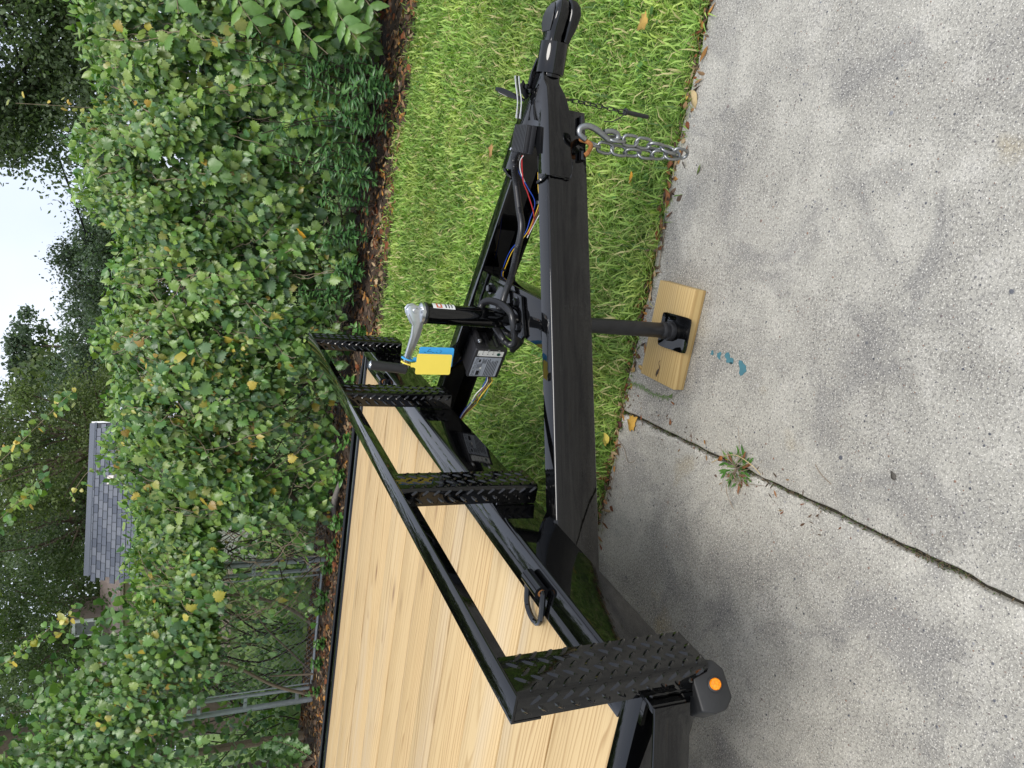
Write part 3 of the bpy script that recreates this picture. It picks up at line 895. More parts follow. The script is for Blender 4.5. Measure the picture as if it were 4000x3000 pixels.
# ---- battery box on the far beam
dA = Vector((.9095,-.4158,0)); dN = Vector((-.4158,-.9095,0)); UP = Vector((0,0,1))
B0 = Vector((0,1.535,0))
def BX(a, n, z): return B0 + dA*(a + .638) + dN*n + UP*z      # a measured so that box runs -.482..-.358
a0, a1, z0, z1 = -.480, -.358, .449, .561
mb = MB(); mb.obox(BX((a0+a1)/2,.040,(z0+z1)/2), dA*((a1-a0)/2-.003), dN*.0395, UP*((z1-z0)/2-.003))
bb = mb.build('battery_box', 'plastic', T, bevel=.003)
mb = MB(); mb.obox(BX((a0+a1)/2,.0905,(z0+z1)/2), dA*((a1-a0)/2), dN*.0105, UP*((z1-z0)/2)); mb.build('box_lid', 'plastic', bb, bevel=.004, seg=3)
for zz in (z0+.014, z1-.014):
    mb = MB(); mb.obox(BX(a1+.006,.035,zz), dA*.010, dN*.034, UP*.007); mb.build('box_lug', 'plastic', bb, bevel=.003)
for zz in (.012, -.022):
    mb = MB(); mb.obox(BX(a1+.0012,.06,(z0+z1)/2+zz), dA*.002, dN*.028, UP*.004); mb.build('box_rib', 'plastic', bb, bevel=.001)
for zz in (z0+.014, z1-.014):
    mb = MB(); mb.lathe(BX(a1+.012,.0695,zz), dN, [(0,.008),(.004,.008),(.0041,.0055),(.010,.0052),(.012,.003)], 10); mb.build('bolt', 'zinc', bb)
for zz in (z0+.030, z0+.066):
    mb = MB(); mb.lathe(BX(a1-.004,.1005,zz), dN, [(0,.0034),(.0022,.0030)], 10); mb.build('screw', 'zinc', bb)
FN = .1014
def FACE(a, z, o=0): return BX(a, FN+o, z)
def plate(name, mat, a_lo, a_hi, zl, zh, o=0, r=.003):
    pts = []
    for (ca, cz, st) in ((a_hi-r, zh-r, 0), (a_lo+r, zh-r, 90), (a_lo+r, zl+r, 180), (a_hi-r, zl+r, 270)):
        for k in range(4):
            t = math.radians(st + 30*k); pts.append(FACE(ca + r*math.cos(t), cz + r*math.sin(t), o))
    return MB().prism(pts, dN*.0006).build(name, mat, bb)
plate('status_strip', 'white_label', -.386, -.364, z0+.012, z1-.010)
for k, zz in enumerate((z1-.027, z1-.045, z1-.063)):
    MB().lathe(FACE(-.377, zz, .0006), dN, [(0,.0019),(.0004,.0019)], 10).build('status_dot', 'black_ink', bb)
    lettering('status_lettering', ('CHARGED','CHARGING','LOW')[k], .0048, FACE(-.3732, zz-.0016, .0009) , dA, UP, 'black_ink', bb)
MB().lathe(FACE(-.376, z0+.029, .0006), dN, [(0,.0062),(.0006,.0062)], 20).build('status_button', 'green_dot', bb)
plate('box_label', 'label', -.473, -.391, z0+.012, z1-.006)
lettering('box_lettering', 'Bright Way Group, LLC', .0098, FACE(-.470, z1-.0155, .001), dA, UP, 'black_ink', bb)
mb = MB()
def bar(a_lo, a_hi, z, h=.0007): mb.obox(FACE((a_lo+a_hi)/2, z, .0008), dA*((a_hi-a_lo)/2), dN*.0002, UP*h)
bar(-.472,-.392, z1-.0185, .0004)
rr = random.Random(5)
bar(-.468,-.449, z1-.031, .0055); bar(-.412,-.400, z1-.026, .0035)
bar(-.470,-.446, z1-.0395, .0003); bar(-.470,-.4695, z1-.030, .009); bar(-.4455,-.445, z1-.030, .009)
for k in range(4): bar(-.440,-.440+rr.uniform(.016,.024), z1-.0235-k*.0042, .0008)
for k in range(5): bar(-.417,-.417+rr.uniform(.014,.022), z1-.036-k*.0032, .0006)
for k in range(7): bar(-.471,-.471+rr.uniform(.060,.076), z1-.0555-k*.0056, .0010)
mb.build('box_print', 'black_ink', bb)
mb = MB()
mb.obox(FACE(-.437, z1-.036, .0009), dA*.004, dN*.0002, UP*.003); mb.build('box_print', 'white_label', bb)

# ---- loom and wires
def corrugated(name, pts, r=.0105, pitch=.0048):
    P = smoothpath(pts, 40); d = [0.0]
    for i in range(1, len(P)): d.append(d[-1] + (P[i]-P[i-1]).length)
    n = int(d[-1]/pitch*2); S = np.linspace(0, d[-1], n); A = np.array([tuple(p) for p in P])
    Q = np.stack([np.interp(S, d, A[:, k]) for k in range(3)], 1)
    MB().tube([Vector(q) for q in Q], [r if i % 2 else r*.80 for i in range(n)], 10).build(name, 'conduit', T, ang=80)
corrugated('wire_loom', [(.850,1.045,.596),(.838,1.062,.618),(.818,1.082,.632),(.795,1.095,.628),(.757,1.094,.618),(.681,1.058,.610),(.631,1.032,.605),(.563,1.034,.607),(.50,1.026,.615),(.458,1.012,.631),(.43,1.006,.638),(.412,1.012,.644)])
corrugated('wire_loom', [(.345,1.095,.662),(.375,1.098,.662),(.408,1.085,.662),(.425,1.045,.662),(.430,1.005,.655),(.428,.97,.646),(.417,.94,.639),(.395,.928,.634),(.366,.93,.623),(.340,.945,.610),(.324,.968,.609),(.326,.99,.617),(.338,1.010,.626),(.352,1.060,.624),(.338,1.085,.590),(.318,1.09,.552),(.300,1.12,.51),(.24,1.24,.475)])
def wire(mat, pts, r=.0013): MB().tube(smoothpath(pts, 6), r, 6).build('wire', mat, T)
wire('wire_blue', [(.835,1.115,.632),(.81,1.128,.615),(.775,1.118,.602),(.735,1.085,.58),(.70,1.085,.553),(.655,1.105,.55),(.61,1.135,.545),(.55,1.215,.545),(.49,1.262,.54),(.40,1.31,.53)])
wire('wire_yellow', [(.78,1.06,.57),(.74,1.075,.555),(.705,1.065,.55),(.655,1.09,.547),(.61,1.13,.542),(.55,1.205,.543),(.487,1.25,.54),(.47,1.262,.54)])
wire('wire_white', [(.79,1.045,.575),(.74,1.05,.557),(.705,1.055,.552),(.685,1.045,.548),(.655,1.075,.545),(.60,1.13,.538)])
wire('wire_red', [(.815,1.055,.625),(.80,1.068,.618),(.77,1.075,.608),(.745,1.078,.598),(.72,1.08,.580),(.66,1.085,.548),(.61,1.125,.54)], .0016)
wire('wire_white', [(.815,1.05,.624),(.80,1.075,.620),(.775,1.085,.61),(.75,1.08,.595)])
wire('wire_brown', [(.79,1.05,.57),(.735,1.06,.556),(.70,1.06,.548),(.66,1.08,.546),(.61,1.12,.54)])
MB().lathe((.703,1.06,.551), (.9,.1,0), [(-.004,.009),(.004,.009)], 10).build('zip_tie', 'wire_black', T)
MB().lathe((.487,1.252,.541), (.9,-.4,0), [(-.003,.007),(.003,.007)], 10).build('zip_tie', 'wire_black', T)
for mt, k in (('wire_blue',0),('wire_white',1),('wire_black',2),('wire_brown',3),('wire_green',4),('wire_yellow',5)):
    o = .006*k; sg = random.Random(k)
    wire(mt, [(.115+.004*k,1.385,.495-.002*k),(.092,1.392,.482-.004*k),(.065+.003*k,1.40,.487-.006*k),(.03,1.408-.003*k,.492+.02*(k % 2)-.004*k),(-.01,1.416,.522-.005*k),(-.05,1.424,.541-.003*k),(-.12,1.44,.555)], .0018)

# ---- running gear behind the frame edge
for x in (-3.05, -3.9):
    MB().tube([(x,-.02,.33),(x,2.12,.33)], .038, 14).build('axle', 'satin', T)
    for y, sg in ((-.05,-1),(2.15,1)):
        w = MB().lathe((x, y, .33), (0,sg,0), [(0,.19),(.0,.30),(.03,.328),(.17,.328),(.20,.30),(.20,.19)], 36).build('wheel', 'rubber', T)
        MB().lathe((x, y, .33), (0,sg,0), [(.04,.192),(.19,.192),(.196,.18),(.16,.165),(.15,.06),(.185,.055),(.19,.03)], 28).build('rim', 'zinc', w)
    for y in (.12, 1.98):
        MB().box((x-.03,y-.03,.366),(x+.03,y+.03,.611)).build('spring_hanger', 'satin', T, bevel=.004)
for y0, y1 in ((-.30,-.0885),(2.215,2.40)):
    pts = [(-2.5,y0,.62),(-2.62,y0,.72),(-2.95,y0,.745),(-4.0,y0,.745),(-4.33,y0,.72),(-4.45,y0,.62),(-4.42,y0,.60),(-4.31,y0,.705),(-4.0,y0,.73),(-2.95,y0,.73),(-2.64,y0,.705),(-2.53,y0,.60)]
    MB().prism(pts, (0,y1-y0,0)).build('fender', 'paint', T)

# ------------------------------------------------------------------ things on and under the trailer
def tagshape(name, label, x0, x1, ztop_, zbot, y, mat, neck, tiltx=0.0):
    r = .005; pts = []
    ex = lambda z: tiltx*(ztop_-z)
    def arc(cx, cz, st):
        return [(cx + r*math.cos(math.radians(st+30*k)) + ex(cz), y, cz + r*math.sin(math.radians(st+30*k))) for k in range(4)]
    nx = neck
    pts += arc(x1-r, ztop_-r, 90)[::-1][-1:] if False else []
    pts = arc(x1-r, zbot+r, 270) + arc(x1-r, ztop_-r, 0) + [(nx+.009,y,ztop_),(nx+.006,y,ztop_+.006),(nx+.006,y,ztop_+.014),(nx-.006,y,ztop_+.014),(nx-.006,y,ztop_+.006),(nx-.009,y,ztop_)] + arc(x0+r, ztop_-r, 90) + arc(x0+r, zbot+r, 180)
    t = thing(name, label, 'tag', (nx, y, zbot))
    MB().prism(pts, (0,.0011,0)).build('tag_plate', mat, t)
    c = Vector((nx, 1.036, .8735)); k = 18; P = []
    for i in range(k):
        a = 2*math.pi*i/k; P.append(c + Vector((.004*math.sin(a), .0125*math.cos(a), .0155*math.sin(a))))
    MB().tube(P, .0023, 8, True).build('tag_loop', mat, t)
    return t
tb = tagshape('identification_tag', 'blue plastic tag with ink handwriting hanging from the jack crank behind the yellow tag', .232, .288, .845, .747, 1.033, 'blue', .252, .02)
ty = tagshape('identification_tag', 'blank yellow plastic tag hanging from the end of the jack crank', .2145, .272, .853, .7545, 1.021, 'yellow', .240, .02)
mb = MB()
def ink(pts): mb.tube([Vector((x, 1.0328, z)) for x, z in pts], .0005, 5)
ink([(.276,.823),(.284,.816),(.277,.811),(.276,.823)]); ink([(.274,.809),(.275,.803)]); ink([(.276,.798),(.274,.794)]); ink([(.281,.794),(.280,.793)]); ink([(.283,.788),(.279,.782),(.274,.787)]); ink([(.274,.832),(.274,.8265)])
mb.build('handwriting', 'ink', tb)

blk = thing('wood_block', 'short offcut of tan lumber on the concrete under the jack foot', 'wood block', (.365, 1.055, 0))
mb = MB(); mb.prism([(.5185,1.153,.0015),(.525,.966,.0015),(.2105,.9645,.0015),(.2065,1.150,.0015)], (0,0,.0385))
mb.build('lumber', 'block', blk, bevel=.0025)
rr = random.Random(2); pts = []
mb = MB()
for i in range(12):
    t = i/11; pts.append((.222+.055*t, 1.060+.004*math.sin(t*9)+rr.uniform(-.002,.002), .0402))
mb.tube(pts, [.001+.004*math.exp(-((i-3)/2.2)**2) for i in range(12)], 6); mb.build('knot', 'twig', blk)

# ------------------------------------------------------------------ lawn blades
def grass_patch(n, xlo, xhi, ylo, yhi, dens, hmin, hmax, keep):
    x = rng.uniform(xlo, xhi, n); y = rng.uniform(ylo, yhi, n)
    k = keep(x, y) > rng.uniform(0, 1, n); x, y = x[k], y[k]; n = len(x)
    L = rng.uniform(hmin, hmax, n) * (0.75 + .5*np.sin(x*3.1+y*2.2)*np.sin(y*4.3-x*1.7)*.5 + .25)
    a = rng.uniform(0, 2*np.pi, n); lean = np.clip(rng.normal(1.0, .35, n), .1, 1.45)
    d = np.stack([np.cos(a), np.sin(a), np.zeros(n)], 1); s = np.stack([-np.sin(a), np.cos(a), np.zeros(n)], 1)
    wide = rng.uniform(0, 1, n) < .15
    w = np.where(wide, rng.uniform(.0024, .0038, n), rng.uniform(.0012, .0028, n))[:, None] * (1 + .22*(y[:, None]-1.3))
    b = np.stack([x, y, np.where(wide, -.012, -.032)], 1); up = np.array([0, 0, 1.0])
    l1 = (lean*.6)[:, None]; l2 = (lean*1.25)[:, None]; L_ = L[:, None]
    m1 = b + L_*.55*(np.sin(l1)*d + np.cos(l1)*up)
    tp = m1 + L_*.5*(np.sin(l2)*d + np.cos(l2)*up*.8)
    v = np.stack([b - s*w, b + s*w, m1 - s*w*.9, m1 + s*w*.9, tp], 1)
    f = np.array([(0,1,3),(0,3,2),(2,3,4)])[None] + (np.arange(n)*5)[:, None, None]
    g1 = np.array([.17, .31, .050]); g2 = np.array([.38, .52, .13]); dry = np.array([.58, .52, .25]); dk = np.array([.07, .15, .025])
    t = rng.uniform(0, 1, n)[:, None]; c = g1*(1-t) + g2*t
    patch = (.5+.5*np.sin(x*2.3+1)*np.sin(y*2.9))[:, None]; p2 = (.5+.5*np.sin(x*6.7+y*3.1)*np.sin(y*7.3-x*2.2))[:, None]; c = c*(.72+.35*patch+.25*p2)*np.where(p2 > .7, np.array([1.12, 1.0, 1.05]), 1.0)
    q = rng.uniform(0, 1, n); c = np.where(wide[:, None], c*1.18, c*.92); c[q < .09] = dry; c[(q > .10) & (q < .20)] = dk  # wide blades coloured paler: highlight streaks painted into the grass
    return v.reshape(-1, 3), f.reshape(-1, 3), np.repeat(c, 5, axis=0)
def keep(x, y):
    e = 4.95 + .14*np.sin(x*1.7+.6) + .09*np.sin(x*4.1) + np.where(x < -1.2, .25, 0)
    e = e - .08 + .10*np.sin(x*9.3) + .06*np.sin(x*21+2)
    k = np.where(y > e, .04, np.clip((e-y)/.55, .12, 1))
    near = 1.262 + .012*np.sin(x*7) + .010*np.sin(x*17)
    k = np.where(y < near, 0, k)
    bare = np.sin(x*3.7+2)*np.sin(y*3.1+1.2)
    k = k*np.where(bare > .72, .45, 1)
    k = k*np.clip(1.25 - .12*(y-1.3), .65, 1)
    side = np.where((x < -.9-.35*(y-1.3)) | (x > 1.75+.14*(y-1.3)), .22, 1)
    return k*side
v1, f1, c1 = grass_patch(340000, -3.2, 3.2, 1.25, 5.15, 1, .035, .085, keep)
# longer tufts leaning over the concrete edge
v2, f2, c2 = grass_patch(5200, -1.6, 2.4, 1.262, 1.33, 1, .04, .085, lambda x, y: .35+.65*(np.sin(x*11)*np.sin(x*4.7+1) > -.15))
lawn = raw_mesh('grass', np.concatenate([v1, v2]), np.concatenate([f1, f2+len(v1)]), np.concatenate([c1, c2]), 'grass')
stuff(lawn); tag(lawn, 'bright green lawn grass between the driveway and the planting bed', 'grass')
# broad-leaved weeds low in the lawn
n = 900; P = np.stack([rng.uniform(-1.6, 2.1, n), rng.uniform(1.32, 4.9, n), rng.uniform(-.01, .02, n)], 1)
a = rng.uniform(0, 6.28, n); Td = np.stack([np.cos(a), np.sin(a), rng.uniform(-.1, .4, n)], 1); Nn = np.stack([rng.normal(0, .3, n), rng.normal(0, .3, n), np.ones(n)], 1)
cw = np.array([.10, .22, .05])[None]*rng.uniform(.7, 1.4, (n, 1))
w_ = leaf_mesh('clover_weeds', [(ROUND, P, Td, Nn, rng.uniform(.012, .028, n), cw)], 'grass'); stuff(w_); tag(w_, 'small round-leaved weeds scattered through the lawn', 'weeds')

# ------------------------------------------------------------------ leaf litter
def litter(n, xf, yf, z, smin, smax, cols, lift=.012):
    P = np.stack([xf(n), yf(n), z + rng.uniform(0, lift, n)], 1); a = rng.uniform(0, 6.28, n)
    Td = np.stack([np.cos(a), np.sin(a), rng.normal(0, .25, n)], 1); Nn = np.stack([rng.normal(0, .45, n), rng.normal(0, .45, n), np.ones(n)], 1)
    c = np.array(cols)[rng.integers(0, len(cols), n)]*rng.uniform(.6, 1.25, (n, 1))
    return P, Td, Nn, rng.uniform(smin, smax, n), c
BR = [(.16,.075,.035),(.25,.12,.05),(.33,.20,.10),(.09,.05,.03),(.40,.29,.17),(.20,.065,.025),(.42,.20,.05),(.12,.08,.055),(.12,.08,.055),(.07,.045,.03)]
ux = lambda lo, hi: (lambda n: rng.uniform(lo, hi, n))
G = []
for tm, k in ((OVATE, 3800), (MAPLE, 700), (LANCE, 3600), (OAK, 900)):
    sz = (.03, .075) if tm is not LANCE else (.02, .09)
    G.append((tm, *litter(k, ux(-6.6, 2.4), lambda n: 6.5 - rng.uniform(0, 1, n)**1.25*1.80, .012, *sz, BR)))
lt = leaf_mesh('leaf_litter', G, 'dryleaf'); stuff(lt); tag(lt, 'brown leaf litter and bark covering the bed under the hedge', 'leaf litter')
G = [(LANCE, *litter(420, ux(-.9, 1.7), lambda n: 1.262 + rng.normal(0, .016, n), .001, .015, .05, BR, .006)), (OVATE, *litter(150, ux(-.9, 1.7), lambda n: 1.262 + rng.normal(0, .02, n), .001, .012, .032, BR, .006)),
     (LANCE, *litter(90, lambda n: .08+rng.normal(0, .03, n), ux(.3, 1.25), .0, .008, .022, BR, .004))]
lt = leaf_mesh('edge_debris', G, 'dryleaf'); stuff(lt); tag(lt, 'dry leaf bits and pine straw caught along the concrete edge', 'debris')

n = 1500; y = rng.uniform(-.5, 1.25, n)**1.0; P = np.stack([.148-.095*y + rng.normal(0, .0035, n), y, rng.uniform(-.014, .001, n)], 1); a = rng.uniform(0, 6.28, n)
k = rng.uniform(0, 1, n) < (.35 + .65*(np.sin(y*9+1)*np.sin(y*23) > .1)); P, a = P[k], a[k]; n = len(P)
jm = leaf_mesh('joint_moss', [(LANCE, P, np.stack([np.cos(a), np.sin(a), rng.uniform(-.1, .5, n)], 1), np.tile([0, 0, 1.0], (n, 1)), rng.uniform(.004, .013, n), np.array([(.05,.06,.025),(.10,.075,.045),(.16,.12,.075),(.07,.11,.03)])[rng.integers(0, 4, n)])], 'dryleaf'); stuff(jm); tag(jm, 'moss and grit packed into the concrete joint', 'moss')
# single fallen leaves one can pick out
def fallen(label, tmpl, col, x, y, z, s, ang, curl=.12, tilt=(0, 0)):
    me = single_leaf(tmpl, col, 'fallen_leaf', 'dryleaf', curl)
    me.transform(leaf_matrix((0,0,0), (math.cos(ang), math.sin(ang), .05+tilt[0]), (tilt[1], .1, 1), s))
    lo = min(v.co.z for v in me.vertices)
    bmx = bmesh.new(); bmx.from_mesh(me)
    r = bmesh.ops.extrude_face_region(bmx, geom=bmx.faces[:])
    for e in r['geom']:
        if isinstance(e, bmesh.types.BMVert): e.co.z += .0007
    bmx.to_mesh(me); bmx.free()
    o = obj('fallen_leaf', me, None); o.location = (x, y, z - lo + .0005)
    tag(o, label, 'leaf', 'fallen leaves'); return o
fallen('large tan lobed leaf lying in the grass near the coupler', MAPLE, (.50,.32,.08), 1.34, 1.55, .03, .065, 2.2)
fallen('pale tan leaf resting on the concrete edge below the coupler', OVATE, (.55,.42,.22), 1.10, 1.243, .0, .058, 3.6, .2)
fallen('small yellow leaf beside the pale tan leaf at the concrete edge', OVATE, (.55,.38,.08), 1.075, 1.262, .0, .026, 1.0)
fallen('small golden leaf in the grass behind the coupler sleeve', ROUND, (.60,.36,.08), 1.175, 2.16, .03, .045, .4)
fallen('light brown leaf in the lawn beyond the tongue', MAPLE, (.42,.24,.09), .86, 2.78, .03, .07, 1.3)
fallen('orange leaf in the grass left of the hanging chain', OVATE, (.55,.27,.02), .84, 1.45, .03, .04, 2.9)
fallen('curled brown leaf lying at the concrete edge under the chain', OVATE, (.26,.11,.04), .80, 1.262, .0, .062, 3.2, .5)
fallen('rust-brown leaf tucked against the grass under the chain', OVATE, (.22,.08,.03), .86, 1.272, .004, .05, .2, .4)
fallen('small green leaf alone on the concrete below the chain', LANCE, (.14,.19,.05), .885, 1.12, .0, .035, 2.7)
fallen('yellow heart-shaped leaf at the grass edge left of the joint', ROUND, (.62,.50,.10), -.105, 1.29, .012, .05, .9)
fallen('orange-yellow lobed leaf on the concrete at the end of the joint', MAPLE, (.62,.36,.07), .0, 1.20, .0, .06, 5.6)
fallen('dark maroon leaf beside the orange-yellow leaf at the joint', OVATE, (.10,.035,.03), -.022, 1.238, .0, .04, 1.4, .4)
fallen('tan leaf curled on the concrete left of the wood block', OVATE, (.52,.36,.13), .197, 1.232, .0, .034, 2.0, .3)
fallen('second small tan leaf touching the grass left of the wood block', OVATE, (.48,.32,.12), .213, 1.218, .0, .028, 4.4, .3)
fallen('dark red leaf by the grass above the wood block', OVATE, (.20,.045,.02), .41, 1.275, .004, .045, 1.9, .4)
fallen('small brown leaf lying across the concrete joint', OVATE, (.25,.10,.04), .085, .985, .0, .022, .6)
fallen('small brown leaf on the weed in the joint', OVATE, (.33,.12,.03), .10, .705, .022, .026, 2.4)
fallen('thin brown leaf on the concrete beside the wood block end', LANCE, (.28,.12,.05), .155, .985, .0, .026, 1.5)
fallen('grey oval leaf flat on the open concrete', OVATE, (.10,.09,.075), .262, .21, .0, .022, .9, .05)
fallen('amber three-lobed leaf caught in the hedge foot', MAPLE, (.50,.27,.02), .06, 5.35, .55, .11, 4.4, .2, (-.5, -.6))

# ------------------------------------------------------------------ weed in the joint, trailing runner
def clump(name, label, cat, x, y, z, n, smin, smax, spread, tmpl, cols, group=None, dry=0):
    t = thing(name, label, cat, (x, y, z), group)
    a = rng.uniform(0, 6.28, n); r = rng.uniform(0, 1, n)**.7*spread
    P = np.stack([x + r*np.cos(a), y + r*np.sin(a)*1.0, z + rng.uniform(0, .012, n)], 1)
    aa = a + rng.normal(0, .7, n); Td = np.stack([np.cos(aa), np.sin(aa), rng.uniform(.05, .7, n)], 1)
    Nn = np.stack([-np.cos(aa)*.4, -np.sin(aa)*.4, np.ones(n)], 1)
    c = np.array(cols)[rng.integers(0, len(cols), n)]*rng.uniform(.7, 1.3, (n, 1))
    leaf_mesh('blades', [(tmpl, P, Td, Nn, rng.uniform(smin, smax, n), c)], 'grass', t)
    return t
wd = clump('joint_weed', 'green weed tuft with dry stalks growing in the concrete joint', 'weed', .082, .665, -.004, 95, .010, .038, .045, LANCE, [(.09,.23,.04),(.13,.29,.06),(.10,.25,.05),(.26,.12,.06)])
rr = random.Random(9); mb = MB()
for i in range(26):
    a = rr.uniform(0, 6.28); L = rr.uniform(.04, .12); h = rr.uniform(.008, .035); p = Vector((.082, .665, .002))
    mb.tube(smoothpath([p, p + Vector((math.cos(a)*L*.5, math.sin(a)*L*.5, h)), p + Vector((math.cos(a+.3)*L, math.sin(a+.3)*L, h*.3+.002))], 4), .0007, 4)
mb.build('dry_stalks', 'paletwig', wd)
mb = MB(); mb.tube(smoothpath([(.055,.765,.003),(.10,.71,.012),(.125,.655,.022),(.12,.60,.016),(.105,.575,.004)], 6), .0011, 5); mb.build('straw', simple('straw', (.52,.40,.20), .7), wd)
rn = thing('grass_runner', 'green grass runner trailing from the lawn across the concrete', 'weed', (.15, 1.24, 0))
rp = smoothpath([(.135,1.275,.006),(.15,1.20,.004),(.148,1.12,.004),(.158,1.05,.004),(.175,1.01,.004)], 8)
mb = MB(); mb.tube(rp, .0014, 5); mb.build('runner_stem', simple('runner_stem', (.12,.20,.06), .6), rn)
P = np.array([tuple(p) for p in rp for _ in (0, 1)]); n = len(P); sg = np.tile([1, -1], n//2)
leaf_mesh('blades', [(LANCE, P, np.stack([sg*1.0, rng.uniform(-1, .1, n), np.full(n, .35)], 1), np.tile([0, 0, 1.0], (n, 1)), rng.uniform(.006, .014, n), np.tile([.13, .22, .05], (n, 1)))], 'grass', rn)
def straw(label, pts, r=.0009, mat='paletwig'):
    o = MB().tube(smoothpath(pts, 6), r, 5).build('pine_needle', mat); tag(o, label, 'twig', 'dry straws on the concrete')
straw('long dry straw curving along the lawn edge left of the joint', [(-.10,1.25,.003),(-.20,1.22,.006),(-.30,1.24,.004),(-.44,1.225,.003)])
straw('bent dry straw beside the yellow heart-shaped leaf', [(-.07,1.26,.003),(-.085,1.20,.005),(-.12,1.16,.004),(-.10,1.125,.003)])
straw('thin twig on the concrete above the wood block', [(.66,1.235,.003),(.56,1.225,.004),(.535,1.205,.003)], .0014)
straw('short brown straw lying right of the joint', [(.205,.42,.002),(.19,.395,.003),(.18,.36,.002)])

# ------------------------------------------------------------------ chain-link fence and gate
FY = 5.95
def pipe(mb, a, b, r, n=10): mb.tube([a, b], r, n)
def mesh_wires(name, x0, x1, z0, z1, parent):
    mb = MB(); p = .068; r = .0017; n = int((x1-x0+z1-z0)/p)+1; hgt = z1-z0
    for i in range(n):
        for sg in (1, -1):
            s = x0 - hgt + i*p
            a = max(s, x0); b = min(s+hgt, x1)
            if b <= a: continue
            za, zb_ = (z0 + a - s, z0 + b - s) if sg > 0 else (z1 - a + s, z1 - b + s)
            mb.tube([(a, FY + .004*sg, za), (b, FY + .004*sg, zb_)], r, 4)
    o = mb.build(name, 'wire', parent, recalc=False, smooth=False); stuff(o); return o
fence = thing('chain_link_fence', 'galvanised chain-link fence buried in the vine hedge', 'fence', (-.5, FY, 0))
for x in (-3.38, -1.0, 1.4, 3.8):
    mb = MB(); mb.tube([(x,FY,-.1),(x,FY,1.42)], .030 if x == -3.38 else .022, 14); mb.lathe((x,FY,1.42), (0,0,1), [(0,.033),(.02,.03),(.035,.015)], 14); mb.build('post', 'galv', fence)
mb = MB(); pipe(mb, (-3.38,FY,1.36), (5,FY,1.36), .017); mb.build('top_rail', 'galv', fence)
mb = MB(); mb.box((-3.345,FY-.012,.05),(-3.338,FY+.012,1.33)); mb.build('tension_bar', 'galv', fence)
mesh_wires('wire_mesh', -3.34, 3.4, .03, 1.36, fence)
gate = thing('chain_link_gate', 'galvanised chain-link gate with round frame tubes between two posts', 'gate', (-4.2, FY, 0))
mb = MB(); mb.tube(smoothpath([(-3.50,FY,.05),(-3.50,FY,.7),(-3.50,FY,1.30),(-3.515,FY,1.36),(-3.57,FY,1.385)], 5), .0185, 12); mb.build('gate_stile', 'galv', gate)
mb = MB(); mb.tube(smoothpath([(-5.01,FY,.05),(-5.0,FY,.7),(-4.99,FY,1.30),(-4.975,FY,1.36),(-4.92,FY,1.385)], 5), .0185, 12); mb.build('gate_stile', 'galv', gate)
for z in (.028, 1.385):
    mb = MB(); pipe(mb, (-3.55,FY,z), (-4.95,FY,z), .017); mb.build('gate_rail', 'galv', gate)
for x in (-3.56, -4.94):
    mb = MB(); mb.box((x-.008,FY-.014,.06),(x+.008,FY-.008,1.36)); mb.build('tension_bar', 'galv', gate)
for x in (-3.44, -5.07):
    for z in (.18, .72, 1.18):
        mb = MB(); mb.box((x-.065,FY-.026,z-.018),(x+.065,FY-.020,z+.018)); mb.lathe((x,FY-.026,z), (0,-1,0), [(0,.014),(.012,.012)], 8); mb.build('hinge', 'galv', gate)
mesh_wires('wire_mesh', -4.94, -3.56, .05, 1.37, gate)
mb = MB(); mb.tube([(-5.17,FY,-.1),(-5.17,FY,1.52)], .030, 14); mb.lathe((-5.17,FY,1.52), (0,0,1), [(0,.033),(.02,.03),(.035,.015)], 14)
gp = mb.build('gate_post', 'galv'); tag(gp, 'round galvanised gate post at the left end of the chain-link gate', 'post')

# ------------------------------------------------------------------ vine hedge
_zt = np.array([(-7.5,2.2),(-4.4,1.9),(-3.6,1.72),(-3.3,1.72),(-2.6,1.82),(-1.7,1.95),(-1.1,2.0),(-.9,1.92),(-.35,1.95),(0,2.05),(.4,2.15),(1.0,2.09),(1.4,2.12),(2.0,2.25),(4.0,2.3)])
def ztop(x): return np.interp(x, _zt[:, 0], _zt[:, 1]) + .06*np.sin(x*5.3) + .04*np.sin(x*11.7+1)
def yfront(x, z):
    t = np.clip((z-(ztop(x)-.55))/.55, 0, 1)
    low = np.clip((.8-z)/.8, 0, 1)
    return 5.50 + .38*t*t + .22*low + .07*np.sin(x*2.9+z*1.7) + .05*np.sin(x*7.1-z*5.3+1) + .05*np.sin(x*13+z*9)
def gap(x, z):
    """1 where the hedge is open to the lawn behind it"""
    g = np.exp(-((x+1.9)/.85)**2 - ((z-.52)/.33)**2)*1.05 + np.exp(-((x+.25)/.35)**2 - ((z-.55)/.20)**2)*.75 + np.exp(-((x-.55)/.4)**2 - ((z-.35)/.18)**2)*.6 + (x < -2.62)*(z < 1.08)*1.0
    return np.clip(g, 0, 1)
GREENS = np.array([(.15,.25,.085),(.13,.24,.06),(.16,.28,.05),(.085,.205,.040),(.115,.25,.045),(.065,.155,.040),(.135,.265,.055),(.165,.29,.055),(.075,.18,.060),(.125,.23,.085)])
LIME = np.array([(.22,.34,.06),(.19,.32,.05),(.26,.36,.08),(.15,.29,.05)])
YEL = np.array([(.46,.41,.07),(.52,.40,.06),(.36,.36,.07),(.30,.33,.06),(.48,.31,.05)])
def pickcol(n, pal, lo=.75, hi=1.25): return pal[rng.integers(0, len(pal), n)]*rng.uniform(lo, hi, (n, 1))
hedge = thing('vine_hedge', 'dense hedge of grape vine and greenbrier leaves smothering the fence', 'hedge', (-.8, 5.85, 0))
PP, TT, NN, SS, CC = [], [], [], [], []
runners = MB(); runm = 0
rr = random.Random(21)
